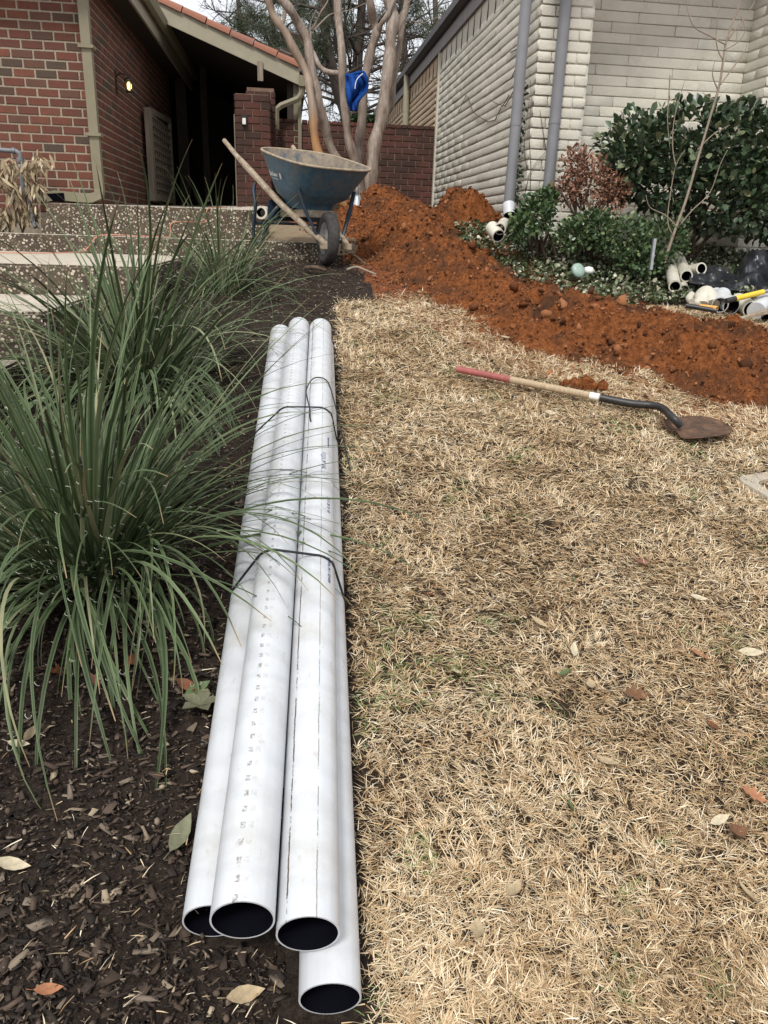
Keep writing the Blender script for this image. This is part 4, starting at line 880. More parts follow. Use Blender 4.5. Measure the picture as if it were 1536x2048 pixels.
# ------------------------------------------------------------ vegetation helpers
leaf_t = np.array([(0, 0, 0), (.25, .32, .06), (.25, -.32, .06), (.62, .38, .05), (.62, -.38, .05), (1, 0, -.04), (.3, 0, -.02), (.65, 0, -.03)])
leaf_f = [np.array([(0, 6, 1), (0, 2, 6), (5, 3, 7), (5, 7, 4)]), np.array([(1, 6, 7, 3), (6, 2, 4, 7)])]
tri_t = np.array([(0, .5, 0), (0, -.5, 0), (1, 0, 0)]); tri_f = [np.array([(0, 1, 2)])]
blade_t = np.array([(0, .5, 0), (0, -.5, 0), (.55, .46, .07), (.55, -.46, .07), (1, 0, .02)]); blade_f = [np.array([(0, 1, 3, 2)]), np.array([(2, 3, 4)])]
def leaves(name, P, N, size, mat, parent=None, jitter=.6, wid=.9, kind='stuff', tmpl=(leaf_t, leaf_f), tint=None):
    """N outward dirs"""
    n = len(P); D = N+rng.normal(0, jitter, N.shape); D /= np.linalg.norm(D, axis=1)[:, None]
    az = np.arctan2(D[:, 1], D[:, 0]); pi_ = np.arcsin(np.clip(D[:, 2], -1, 1)); s_ = size*(.4+1.0*rng.random(n))
    Rm = rots(az, pi_, rng.normal(0, .9, n), s_, s_*wid, s_); V, F_ = inst(tmpl[0], tmpl[1], Rm, P)
    t_ = rng.random(n) if tint is None else tint
    o = link(name, npmesh(name, V, F_, np.repeat(t_, len(tmpl[0]))), mat, parent)
    if kind: tag(o, kind=kind)
    return o
def blob_points(n, blobs, shell=.55):
    """blobs: (cx,cy,cz,rx,ry,rz)"""
    b = np.array(blobs); w = (b[:, 3]*b[:, 4]+b[:, 3]*b[:, 5]+b[:, 4]*b[:, 5]); k = rng.choice(len(b), n, p=w/w.sum())
    d = rng.normal(0, 1, (n, 3)); d /= np.linalg.norm(d, axis=1)[:, None]; r_ = shell+(1-shell)*rng.random(n)**.6
    q = b[k]; lump = 1+.22*(fbm(d[:, 0]*2+q[:, 0], d[:, 1]*2, 1.7, 3, d[:, 2]*2)*2)
    P = q[:, :3]+d*q[:, 3:6]*(r_*lump)[:, None]; return P, d
# ---- big evergreen shrub (right)
def shrub(label, blobs, n, size, mass_mat, part_mat, nparts, base, stems, shell=.55, name='evergreen_shrub', wid=.9, cat='shrub', up=.25):
    t_ = thing(name, label, cat, (0, 0, 0)); P, N = blob_points(n, blobs, shell); N = N+np.array([0, 0, up])
    gz_ = G(P[:, 0], P[:, 1]); ok = P[:, 2] > gz_+.01; P, N = P[ok], N[ok]
    if nparts:
        x, y, z = (P@CR)/(P@CF)*1538+768, 1024-(P@CU)/(P@CF)*1538, P@CF; vis = (x > 0) & (x < 1536) & (y > 0)
        sc_ = np.where(vis, (N*-P).sum(1)/np.linalg.norm(P, axis=1)-z*.6, -99); k = np.argsort(-sc_)
        pk = k[:nparts*4]; pk = rng.choice(pk, nparts, replace=False); rest = np.setdiff1d(np.arange(len(P)), pk)
        vme = []
        for v_ in range(5):
            tv = leaf_t.copy(); tv[:, 2] += rng.normal(0, .03, len(tv)); mb = MB(); mb.add(tv, [tuple(f) for f in leaf_f[0]]+[tuple(f) for f in leaf_f[1]]); me_ = mb.mesh('leaf'); me_.materials.append(MAT[part_mat]); vme.append(me_)
        D = N[pk]+rng.normal(0, .45, (nparts, 3)); D /= np.linalg.norm(D, axis=1)[:, None]; s_ = size*(.85+.5*rng.random(nparts))
        Rm = rots(np.arctan2(D[:, 1], D[:, 0]), np.arcsin(D[:, 2]), rng.normal(0, .8, nparts), s_, s_*wid, s_)
        for i in range(nparts):
            o = bpy.data.objects.new('leaf', vme[i % 5]); C.objects.link(o); o.parent = t_
            A = Matrix(Rm[i].tolist()).to_4x4(); A.translation = Vector(P[pk[i]]+N[pk[i]]*.012); o.matrix_basis = A
        P, N = P[rest], N[rest]
    leaves('foliage', P, N, size, mass_mat, t_, .5, wid)
    sm = MB()
    for k in range(stems):
        q = blobs[k % len(blobs)]; b0 = Vector((base[0]+random.uniform(-.12, .12), base[1]+random.uniform(-.08, .08), float(G(base[0], base[1]))-.03))
        e_ = Vector((q[0]+random.uniform(-.7, .7)*q[3], q[1]+random.uniform(-.5, .5)*q[4], q[2]+random.uniform(-.2, .6)*q[5]))
        mid = b0.lerp(e_, .45)+Vector((random.uniform(-.06, .06), random.uniform(-.05, .05), .05)); sm.tube(smooth_pts([b0, mid, e_], 4), [.012]*4+[.008]*4+[.004], 6)
    sm.build('branches', 'stem', t_, smooth=True); return t_
def W3(px, py, Y): p = atY(px, py, Y); return p
def blob(px, py, Y, rpx, rpy, ry=None):
    p = atY(px, py, Y); k = p.dot(Vector(CF))/1538; return (p.x, p.y, p.z, rpx*k, (ry or rpx*k), rpy*k)
random.seed(11)
shrub('large dense evergreen shrub with glossy leaves before the white recessed wall',
      [blob(1275, 300, 6.35, 80, 72, .35), (blob(1370, 285, 6.3, 95, 75, .42)), blob(1470, 300, 6.25, 100, 85, .45), blob(1560, 310, 6.2, 90, 95, .45), blob(1330, 350, 6.3, 90, 70, .4), blob(1460, 390, 6.2, 90, 80, .45), blob(1545, 400, 6.15, 90, 80, .4), blob(1250, 345, 6.4, 45, 55, .3)],
      7500, .060, 'bushleaf_mass', 'bushleaf', 300, (3.35, 6.55), 18)
shrub('rust brown dead azalea between the downspout and the evergreen shrub', [blob(1150, 330, 6.2, 30, 40, .16), blob(1180, 365, 6.15, 50, 50, .2), blob(1225, 390, 6.15, 35, 38, .18), blob(1130, 385, 6.2, 28, 30, .15)],
      2300, .032, 'deadleaf', 'deadleaf', 0, (2.4, 6.25), 12, .1, 'dead_shrub', .6)
shrub('low dark green holly shrub right of the grey downspout foot', [blob(1070, 430, 6.15, 42, 40, .2), blob(1045, 455, 6.05, 26, 28, .15), blob(1090, 400, 6.2, 24, 24, .15)], 1500, .036, 'boxleaf', 'boxleaf', 0, (2.05, 6.25), 7, .3, 'low_shrub')
shrub('spreading light green holly shrub below the brown azalea', [blob(1185, 455, 5.95, 55, 35, .25), blob(1240, 475, 5.85, 70, 42, .3), blob(1330, 480, 5.85, 50, 45, .25), blob(1145, 470, 5.95, 35, 30, .2), blob(1290, 520, 5.75, 60, 28, .2)], 4200, .032, 'boxleaf', 'boxleaf', 0, (2.75, 6.1), 14, .3, 'low_shrub')
# ---- bare sapling
sp_ = thing('bare_sapling', 'leafless reddish sapling rising in front of the evergreen shrub', 'sapling')
def twig(pl_, Yv, r0, r1, mat='stem_pale', parent=sp_, nm='branch'):
    P = smooth_pts([atY(x_, y_, Yv) for x_, y_ in pl_], 4); MB().tube(P, [r0+(r1-r0)*i/(len(P)-1) for i in range(len(P))], 6).build(nm, mat, parent, smooth=True)
twig([(1330, 520), (1350, 460), (1372, 400), (1395, 320), (1420, 235), (1440, 165), (1452, 85), (1475, 20), (1490, -30)], 5.6, .011, .005, nm='trunk')
for pl_ in ([(1360, 450), (1385, 420), (1420, 385), (1440, 330), (1455, 300)], [(1395, 300), (1425, 270), (1460, 250)], [(1452, 90), (1420, 72), (1390, 55), (1376, 25), (1372, -10)], [(1452, 85), (1470, 60), (1500, 20), (1520, -20)], [(1440, 170), (1470, 130), (1490, 100), (1495, 85)], [(1345, 470), (1335, 440), (1342, 380), (1352, 330), (1370, 300)], [(1352, 335), (1345, 290), (1350, 230), (1370, 160)], [(1430, 200), (1418, 195), (1405, 185)],
            [(1436, 180), (1425, 150), (1430, 120)], [(1446, 120), (1436, 100), (1432, 70), (1440, 10)], [(1448, 100), (1475, 85), (1490, 60), (1480, 30)], [(1355, 455), (1330, 430), (1300, 415), (1292, 390)], [(1340, 150), (1338, 190), (1335, 240), (1340, 300)]):
    twig(pl_, 5.6+random.uniform(-.08, .08), .005, .0018)
leaves('foliage', np.array(IVY[0]), np.array(IVY[1]), .026, 'bushleaf_mass', IVY[2])
# ---- ground cover right
def cover(n, x0, x1, y0, y1, cond, size, mat, name, label=None):
    x = rng.uniform(x0, x1, n); y = rng.uniform(y0, y1, n); ok = cond(x, y); x, y = x[ok], y[ok]; n = len(x)
    hh = .02+.09*rng.random(n)*(0.6+fbm(x, y, 4, 2)); P = np.stack([x, y, G(x, y)+np.maximum(hh, .005)], 1)
    N = np.stack([rng.normal(0, .7, n), rng.normal(-.3, .7, n), rng.uniform(.1, .6, n)], 1)
    return tag(leaves(name, P, N, size, mat, None, .3, .9), label=label)
cover(30000, 1.0, 5.0, 4.7, 7.05, lambda x, y: (R(x, y) < .05) & (y > 5.2-.1*ss(2, 3.2, x)+fbm(x, y, 3, 3)*.25) & ((x > 1.25) | (y > 6.6)) & ~((x > WX) & (x < 2.4) & (y > WY-.02)) & ~((x > 1.9) & (y > 7)), .030, 'jasmine', 'ground_cover')
cover(2500, .95, 1.95, 6.4, 10.5, lambda x, y: (R(x, y) < .05) & (x > 1.2), .03, 'jasmine', 'ground_cover')

# ------------------------------------------------------------ red yuccas
def yucca_leaf_mesh(e0, droop, seed, w):
    r_ = random.Random(seed); n = 14; P = []; x = z = yv = 0; e_ = e0; s_ = 1/n; tw = r_.uniform(-.5, .5); cb = r_.uniform(-.35, .35); az = 0
    for i in range(n+1):
        P.append((x, yv, z)); az += cb*s_; x += math.cos(e_)*s_*math.cos(az); yv += math.cos(e_)*s_*math.sin(az); z += math.sin(e_)*s_; e_ -= droop*s_*(.35+1.4*i/n)
    vs = []; rim = []; tip = []
    for i, p in enumerate(P):
        t = i/n; wd = w*(.75+.9*t if t < .28 else 1.0*(1-(t-.28)/.72)**.8)*(1 if i < n else 0)+.0006
        d = (Vector(P[min(i+1, n)])-Vector(P[max(i-1, 0)])).normalized(); sd_ = Vector((-d.y, d.x, 0)) if abs(d.z) < .999 else Vector((0, 1, 0))
        sd_ = Vector((-math.sin(tw*t), math.cos(tw*t), 0)); sd_ = (sd_-d*sd_.dot(d)).normalized(); nn_ = sd_.cross(d)*-1
        if nn_.z < 0 and e0 < 1.4: nn_ = -nn_
        for s2, rr_ in ((-1, 1), (0, 0), (1, 1)):
            vs.append(Vector(p)+sd_*wd*s2+nn_*wd*.35*abs(s2)); rim.append(rr_); tip.append(max(0, (t-.93)/.07))
    fs = [(i*3+j, i*3+j+1, (i+1)*3+j+1, (i+1)*3+j) for i in range(n) for j in range(2)]
    mb = MB(); mb.add(vs, fs); me_ = mb.mesh('leaf', smooth=True)
    for nm, a_ in (('rim', rim), ('tipc', tip)):
        at = me_.attributes.new(nm, 'FLOAT', 'POINT'); at.data.foreach_set('value', a_)
    me_.materials.append(MAT['yucca']); return me_, P
ymesh = []
for i in range(60):
    f = i/59; rr0 = random.Random(i+500); e0 = 1.50-1.15*f**1.1+rr0.uniform(-.1, .1); dr = rr0.uniform(.2, 1.1)+2.1*f**1.7*rr0.uniform(.6, 1.2)
    ymesh.append(yucca_leaf_mesh(e0, dr, i, .0048+.0034*rr0.random()))
yv = []
for me_, P in ymesh:
    v = np.empty(len(me_.vertices)*3, np.float32); me_.vertices.foreach_get('co', v); rm_ = np.empty(len(me_.vertices), np.float32); me_.attributes['rim'].data.foreach_get('value', rm_); tp_ = rm_*0; me_.attributes['tipc'].data.foreach_get('value', tp_)
    yv.append((v.reshape(-1, 3), rm_, tp_))
yf = np.array([tuple(p.vertices) for p in ymesh[0][0].polygons])
def yucca(label, c, n, L0, L1, seed, extra=0, fp=.85):
    r_ = random.Random(seed); t_ = thing('red_yucca', label, 'yucca', c, 0, 'clumps of strappy yucca beside the steps'); fl = MB(); EV, EF, ER, ET, EC = [], [], [], [], []
    for i in range(n+extra):
        if i < n: f = (i/n)**fp
        else: f = r_.random()**.34
        k = min(59, max(0, int(f*59+r_.uniform(-7, 7)))); me_, P = ymesh[k]
        az = r_.uniform(0, 2*math.pi); L = r_.uniform(L0, L1)*(1-.12*f)*(1.0 if r_.random() < .8 else .6)
        rr_ = .14*f+r_.uniform(0, .07); loc = Vector((math.cos(az)*rr_, math.sin(az)*rr_, -.02+.03*r_.random()))
        eu = (r_.gauss(0, .17), r_.gauss(0, .17), az+r_.gauss(0, .25)); wv = r_.uniform(.8, 1.35)
        from mathutils import Euler
        for tr_ in range(12):
            A = Matrix.Translation(loc)@Euler(eu).to_matrix().to_4x4()@Matrix.Diagonal((L, L*wv, L, 1)); hit_ = False
            for q_ in P[3:]:
                w_ = A@Vector(q_)+c; fy = (w_.y-.95)/3
                if .75 < w_.y < 4.1 and -.24+.08*fy < w_.x < .125+.1*fy and w_.z < -1.279+.2016*(w_.y-.946)+.165: hit_ = True; break
            if not hit_: break
            eu = (eu[0]*.5, eu[1]*.5, az+r_.uniform(-3.1, 3.1)) if tr_ > 3 else (eu[0], eu[1], eu[2]+r_.gauss(0, .5)); L *= .95 if tr_ < 4 else 1
        if i < n:
            o = bpy.data.objects.new('leaf', me_); C.objects.link(o); o.parent = t_; o.matrix_basis = A
        else:
            v, rm_, tp_ = yv[k]; An = np.array(A); EF.append(yf+len(v)*len(EV)); EV.append(v@An[:3, :3].T+An[:3, 3]); ER.append(rm_); EC.append(tp_); ET.append(np.full(len(v), r_.random()))
        if r_.random() < .7:
            for q in range(r_.randint(1, 4)):
                t = r_.uniform(.15, .9); j = int(t*13); p = A@Vector(P[j]); p2 = A@Vector(P[j+1]); d = (p2-p).normalized(); s_ = d.cross(Vector((0, 0, 1))).normalized()*r_.choice((-1, 1)); u_ = s_.cross(d)
                rad_ = r_.uniform(.002, .007); pts_ = []; w1 = r_.uniform(1.6, 4.2)
                for w_ in range(7):
                    a_ = w_/6*w1; pts_.append(p+s_*(.005+rad_*(1-math.cos(a_)))+d*rad_*math.sin(a_)+u_*w_*.0012)
                fl.tube(pts_, .00045, 3, cap=False)
    if EV: tag(link('leaf_mass', npmesh('leaf_mass', np.concatenate(EV), [np.concatenate(EF)], np.concatenate(ET), True, [('rim', np.concatenate(ER)), ('tipc', np.concatenate(EC))]), 'yucca_mass', t_), kind='stuff')
    o = fl.build('filaments', 'filament', t_); tag(o, kind='stuff'); return t_
yc1 = Vector((-.62, 2.28, float(G(-.62, 2.28)))); yc2 = Vector((-.70, 3.7, float(G(-.70, 3.7)))); yc3 = Vector((-.42, 5.3, float(G(-.42, 5.3))))
yucca('largest red yucca clump in the foreground, its leaves reaching over the pipes', yc1, 300, .72, 1.18, 1, 340)
yucca('middle red yucca clump behind the foreground one, near the far pipe ends', yc2, 300, .72, 1.16, 2, 280, .6)
yucca('farthest red yucca clump, standing against the aggregate steps', yc3, 250, .45, .88, 3, 0, .8)
# dried strap plant at the left wall
dp = thing('dried_plant', 'dead tan drooping plant in front of the left brick wall', 'plant', (0, 0, 0))
nl = 700; ax = rng.uniform(-2.62, -2.13, nl); c0 = [(-2.55, 7.7), (-2.35, 7.72), (-2.2, 7.7)]
P = []; N = []
for i in range(nl):
    k = random.choice([(20, 330), (75, 320), (55, 335), (5, 360), (30, 385), (70, 372), (15, 420), (45, 425), (60, 415), (5, 440)]); p = atY(k[0]+random.gauss(0, 9), k[1]+random.gauss(0, 8), 7.6+random.gauss(0, .06)); P.append(p); N.append((random.gauss(0, .45), random.gauss(0, .45), -1))
strap = leaf_t*np.array([1, .42, .6]); leaves('foliage', np.array([tuple(p) for p in P]), np.array(N), .10, 'dryleaf', dp, .12, .7, tmpl=(strap, leaf_f))
sm = MB()
for k in [(20, 330), (75, 318), (55, 335), (5, 360), (30, 385)]:
    sm.tube(smooth_pts([(-2.35, 7.65, -.1), atY(k[0]*.6+20, 400, 7.62), atY(k[0], k[1], 7.6)], 4), .006, 6)
sm.build('stems', 'stem', dp, smooth=True)
gp = thing('gas_pipe', 'grey metal gas pipe with elbow against the left brick wall', 'pipe')
gpp = smooth_pts([atY(-30, 296, 7.85), atY(15, 301, 7.85), atY(31, 302, 7.85), atY(40, 310, 7.85), atY(41, 330, 7.85), atY(48, 400, 7.85)], 4)
MB().tube(gpp, .020, 12).build('pipe_run', 'pipe_grey', gp, smooth=True)
MB().tube([atY(40, 315, 7.85), atY(41, 326, 7.85)], .031, 12).build('fitting', 'pipe_grey', gp, smooth=True, ang=40)
MB().tube([atY(41, 329, 7.85), atY(42, 345, 7.85)], .027, 12).build('fitting', 'steel', gp, smooth=True, ang=40)
MB().tube([atY(24, 301, 7.85), atY(30, 302, 7.85)], .027, 12).build('fitting', 'pipe_grey', gp, smooth=True, ang=40)
MB().tube([atY(58, 400, 7.7), atY(70, 455, 7.5)], .016, 10).build('pipe_leg', 'pipe_grey', gp, smooth=True)

# ------------------------------------------------------------ lawn and mulch
def lawn():
    n = 600000; y = .84+(5.5-.84)*rng.random(n)**1.55; x = rng.uniform(-.05, 4.2, n)
    px = (x*CR[0]+y*CR[1]+G(x, y)*CR[2])/(x*CF[0]+y*CF[1]+G(x, y)*CF[2])*1538+768
    lmv = lawn_mask(x, y); bare = .5*fbm(x, y, 3.1, 4)+1.0*fbm(x, y, 11, 3)
    ok = (lmv > rng.random(n)*.9) & (px < 1640) & (rng.random(n) < np.clip(1.45+bare*3.0, .25, 1)); x, y = x[ok], y[ok]; n = len(x); bare = bare[ok]
    z = G(x, y)+fbm(x, y, 3, 3)*.03+fbm(x, y, 22, 3)*.008
    far = ss(1.2, 4.5, y)
    tuft = rng.random(n) < .4; cxx = np.round(x*24+fbm(x, y, 7, 2)*3); cyy = np.round(y*24+fbm(x+5, y, 7, 2)*3)
    qx = (cxx+.9*vn(cxx*3.1, cyy*1.7)-.45)/24; qy = (cyy+.9*vn(cxx*1.3, cyy*2.9)-.45)/24
    a0 = np.arctan2(y-qy, x-qx); rr_ = np.hypot(x-qx, y-qy)
    x = np.where(tuft, qx+(x-qx)*.45, x); y = np.where(tuft, qy+(y-qy)*.45, y)
    az = np.where(tuft, a0+rng.normal(0, .8, n), vn(cxx*1.37, cyy*1.91)*12+rng.normal(0, 1.2, n))
    pitch = np.where(tuft, np.clip(rng.normal(.42, .28, n), -.05, 1.3), np.clip(rng.normal(.04, .12, n), -.12, .4))
    L = (.016+.026*rng.random(n))*(1+.2*far)*(1+.5*(rng.random(n) < .06)); wdt = (.0009+.0014*rng.random(n)**1.6)*(1+.6*far)
    P = np.stack([x, y, z+.001+np.where(tuft, .003, .011)*rng.random(n)*np.clip(1+bare, .3, 1.5)], 1)
    Rm = rots(az, pitch, rng.normal(0, .5, n), L, wdt, L); V, F_ = inst(blade_t, blade_f, Rm, P)
    t = np.clip(np.where(tuft, .56, .43)+.21*rng.normal(0, 1, n)+fbm(x, y, 1.8, 3)*.2+fbm(x, y, 9, 2)*.35+.05, .02, .96)
    gp_ = (fbm(x+31, y, 5.5, 3) > .2) & (rng.random(n) < .22); t = np.where(gp_ | (rng.random(n) < .003), .99, t)
    tag(link('dry_grass', npmesh('dry_grass', V, F_, np.repeat(t, 5)), 'straw'), kind='stuff')
lawn()
def chips(n, x0, x1, y0, y1, cond, lo, hi, name, mat, tmul=1.0, flat=.18):
    y = y0+(y1-y0)*rng.random(n)**1.6; x = rng.uniform(x0, x1, n); ok = cond(x, y); x, y = x[ok], y[ok]; n = len(x)
    z = G(x, y)+fbm(x, y, 3, 3)*.03+fbm(x, y, 22, 3)*.022; s_ = lo*(hi/lo)**(rng.random(n)**2.2)
    bt_ = np.array([(-.5, -.5, -.5), (.5, -.35, -.5), (.4, .5, -.5), (-.45, .4, -.5), (-.45, -.4, .5), (.42, -.3, .5), (.5, .42, .4), (-.5, .3, .5)])
    bf = [np.array([(4, 5, 6, 7), (0, 1, 5, 4), (1, 2, 6, 5), (2, 3, 7, 6), (3, 0, 4, 7)])]
    Rm = rots(rng.random(n)*6.28, rng.normal(0, .22, n), rng.normal(0, .3, n), s_, s_*(.07+.36*rng.random(n)**1.8), s_*flat*(.5+rng.random(n)))
    P = np.stack([x, y, z+.002+rng.random(n)*.008], 1); V, F_ = inst(bt_, bf, Rm, P); V += rng.normal(0, 1, V.shape)*np.repeat(s_, 8)[:, None]*np.array([.13, .06, .03])
    t = np.clip(rng.random(n)**1.0*tmul, 0, 1); return tag(link(name, npmesh(name, V, F_, np.repeat(t, 8)), mat), kind='stuff')
bed = lambda x, y: ~((x > -.20+.03*y) & (x < .10+.045*y) & (y > np.where(x > -.02, .93, 1.08)) & (y < 4.0)) & (lawn_mask(x, y) < .4) & (R(x, y) < .0) & (x < .95) & ~((y > 6.7) & (x < .3)) & ~((x < -.8) & (y > 4.7)) & ~((x < -1.1) & (y > 2.8)) & ~((x < -1.25) & (y > 1.9))
chips(80000, -1.3, 1.0, .75, 7.0, bed, .003, .022, 'bark_mulch', 'chip')
chips(17000, -1.1, .45, .75, 2.8, bed, .007, .042, 'bark_mulch', 'chip', 1.0, .13)
# loose straw on the mulch
def straw():
    n = 5200; y = .8+6*rng.random(n)**1.7; x = rng.uniform(-1.1, .9, n); ok = bed(x, y) & (rng.random(n) < np.where(y > 5.3, 1, np.clip(.35+.9*(x+.35), .12, 1))); x, y = x[ok], y[ok]; n = len(x)
    L = .015+.035*rng.random(n); L = L*.8; Rm = rots(rng.random(n)*6.28, rng.normal(0, .15, n), rng.normal(0, .4, n), L, .0010+.0013*rng.random(n), L)
    V, F_ = inst(blade_t, blade_f, Rm, np.stack([x, y, G(x, y)+.022+rng.random(n)*.01], 1)); t = np.clip(rng.normal(.6, .25, n), .1, .96)
    tag(link('loose_straw', npmesh('loose_straw', V, F_, np.repeat(t, 5)), 'straw'), kind='stuff')
    n = 1500; y = .8+6.5*rng.random(n)**1.3; x = rng.uniform(-1.2, 1.0, n); ok = bed(x, y); x, y = x[ok], y[ok]; n = len(x); s_ = .003+.008*rng.random(n)**2
    V, F_ = inst(ico_v, [ico_f], rots(rng.random(n)*6, rng.random(n)*6, rng.random(n)*6, s_, s_*.8, s_*.6), np.stack([x, y, G(x, y)+.012], 1))
    tag(link('pebbles', npmesh('pebbles', V, F_, np.repeat(.3+.7*rng.random(n), 12), smooth=True), 'chip'), kind='stuff')
straw()
# fallen leaves, each one a thing
lobed = [(0, 0), (.12, .05), (.22, .22), (.34, .10), (.48, .34), (.58, .12), (.74, .26), (.80, .08), (1, 0)]
def fallen(px, py, size, az, colr, label, oak=False, curl=.3, dz=.020):
    nm = 'fallen_leaf'; mm = MATL.get(colr)
    p = hitG(px, py, dz); mb = MB()
    pr_ = lobed if oak else [(0, 0), (.15, .12), (.35, .2), (.6, .19), (.82, .1), (1, 0)]
    vs = []; n_ = len(pr_)
    for x_, w_ in pr_:
        zz = curl*(x_-.5)**2*1.5
        vs += [(x_-.5, w_, zz+curl*w_*1.6), (x_-.5, 0, zz), (x_-.5, -w_, zz+curl*w_*.9)]
    fs = [(i*3+j, i*3+j+1, (i+1)*3+j+1, (i+1)*3+j) for i in range(n_-1) for j in range(2)]
    mb.add(vs, fs); mb.tube([(-.5, 0, curl*.37), (-.72, .03, curl*.5)], .012, 4); o = mb.build(nm, mm, smooth=True); o.location = p; o.scale = (size,)*3
    o.rotation_euler = (.2+random.uniform(-.4, .4), random.uniform(-.4, .4), az); tag(o, label, 'leaf', 'fallen leaves')
def lm_(name, c): 
    m = M(name, .6, .3); n = m.noise(5, 6, .7, m.coord('Object')); m.col(m.ramp(n, [(.3, sc(c, .65)), (.7, sc(c, 1.15))])); return m.m
MATL = {'tan': lm_('tan_leaf', (.40, .31, .19)), 'pale': lm_('pale_leaf', (.50, .43, .30)), 'rust': lm_('rust_leaf', (.17, .065, .03)), 'brown': lm_('brown_leaf', (.16, .075, .035)), 'orange': lm_('orange_leaf', (.34, .15, .075)), 'green': lm_('green_leaf', (.09, .13, .05)), 'olive': lm_('olive_leaf', (.16, .16, .10)), 'red': lm_('dull_red_leaf', (.22, .10, .07))}
for a_ in [(1270, 1392, .085, .1, 'brown', 'large curled dark brown oak leaf on the lawn', True, .4), (1283, 1128, .085, .7, 'red', 'pinkish lobed oak leaf standing in the grass right of centre', True, .4),
           (1397, 1197, .06, -.2, 'pale', 'cream curled leaf on the lawn below the pinkish oak leaf'), (1078, 1246, .06, -.7, 'tan', 'flat tan leaf on the lawn, left of the cream curled leaf'), (1147, 1300, .06, 1.2, 'pale', 'pale upright oval leaf just above the dark oak leaf, its left side'),
           (1182, 1370, .06, 1.3, 'tan', 'small tan leaf touching the left of the dark brown oak leaf'), (912, 1345, .055, 1.5, 'pale', 'pale leaf on the lawn left of centre, by the orange grass tuft'), (860, 1190, .05, .4, 'rust', 'small rust red leaf in the grass close to the pipe cord'),
           (1503, 1306, .07, -.5, 'pale', 'pair like pale green tinged leaf at the right lawn edge'), (1400, 1312, .07, -.5, 'orange', 'orange brown narrow leaf near the right lawn edge'), (1507, 1592, .07, -.5, 'orange', 'bright orange leaf at the lower right edge of the lawn', True),
           (1472, 1668, .08, .5, 'brown', 'grey brown leaf in the lower right grass', False, .5), (1492, 1787, .07, 1.5, 'tan', 'folded tan leaf low on the right of the lawn'), (24, 1731, .07, .05, 'pale', 'cream oval leaf on black mulch at the left edge'),
           (362, 1668, .09, 1.15, 'olive', 'long olive brown leaf on mulch against the leftmost pipe'), (60, 1467, .05, 1.2, 'tan', 'small tan leaf upright on mulch under the yucca tips'), (38, 1490, .06, -.3, 'pale', 'pale forked leaf on mulch below the yucca, far left'),
           (96, 1980, .05, .3, 'orange', 'orange leaf fragment on mulch at the lower left corner'), (118, 1345, .07, .4, 'rust', 'rust oak leaf under the front of the large yucca', True, .3), (190, 1362, .06, 2.2, 'red', 'reddish oak leaf between drooping yucca leaves', True, .3),
           (375, 1372, .07, -.6, 'rust', 'dark red leaf beside the green weed at the pipe edge'), (395, 1378, .075, .5, 'green', 'broad dull green leaf beside the leftmost pipe', False, .2), (1424, 1450, .05, 1.5, 'rust', 'narrow rust leaf in grass below the green patch on the right'),
           (1140, 1612, .045, 1.4, 'green', 'small bright green leaf in the lower lawn'), (1146, 1160, .04, .8, 'green', 'tiny green leaf in the middle of the lawn'), (1130, 1345, .04, .3, 'green', 'dark green leaf by the pale upright oval leaf'),
           (1440, 1640, .05, .1, 'pale', 'cream leaf beside the grey brown leaf, lower right'), (1215, 1525, .06, -.8, 'tan', 'tan leaf in the lower middle of the lawn'), (1030, 1780, .06, .9, 'tan', 'tan crumpled leaf low in the lawn left of centre'), (955, 1860, .06, 1.3, 'tan', 'wide tan blade leaf near the bottom of the lawn'),
           (1100, 826, .06, .2, 'pale', 'crumpled pale leaf below the shovel handle'), (1010, 675, .06, 0, 'tan', 'grey tan leaf at the foot of the red dirt ridge'), (60, 1070, .08, .6, 'rust', 'rust leaf caught inside the large yucca', True, .3), (490, 1990, .07, .3, 'tan', 'tan leaf on soil left of the lowest pipe mouth'),
           (150, 1275, .055, 1.4, 'orange', 'yellow edged leaf standing under the large yucca'), (262, 1322, .06, .9, 'rust', 'rust oak leaf half hidden beneath the yucca fringe', True, .3)]:
    fallen(*a_)
# broadleaf weed beside the pipe
wd_ = thing('broadleaf_weed', 'small dull green weed between the yucca fringe and the leftmost pipe', 'weed', hitG(400, 1410, .02))
for k in range(5):
    a_ = k*1.3; mb = MB(); mb.add([tuple(v) for v in leaf_t*np.array([.055, .045, .09])], [tuple(f) for f in leaf_f[0]]+[tuple(f) for f in leaf_f[1]]); o = mb.build('leaf', MATL['olive'], wd_, smooth=True); o.rotation_euler = (0, -.35, a_)
# clump of red soil by the shovel, twigs by the barrow
cl = thing('dirt_clod', 'small clump of dark red soil behind the shovel handle', 'dirt clod', hitG(1165, 775, 0))
mb = MB()
for k in range(40):
    s_ = random.uniform(.012, .032); q = np.array([random.gauss(0, .045), random.gauss(0, .03), abs(random.gauss(0, .016))]); mb.add([tuple(v*s_*random.uniform(.8, 1.2)+q) for v in ico_v], [tuple(f) for f in ico_f])
mb.build('soil', 'clay', cl)
tw = thing('broken_root', 'pale broken root lying on soil right of the wheelbarrow wheel', 'root')
MB().tube(smooth_pts([hitG(694, 540, .02), hitG(712, 534, .05), hitG(730, 540, .04), hitG(752, 549, .03)], 4), [.012-.006*i/12 for i in range(13)], 7).build('root_stem', 'stem_pale', tw, smooth=True)
tw = thing('broken_root', 'short pale stub of root just below the wheelbarrow wheel', 'root')
MB().tube(smooth_pts([hitG(612, 536, .02), hitG(630, 535, .05), hitG(652, 541, .03)], 4), [.018-.006*i/8 for i in range(9)], 7).build('root_stem', 'stem', tw, smooth=True)
tw = thing('twig', 'bent dark twig over soil between the wheel and the red ridge', 'twig')
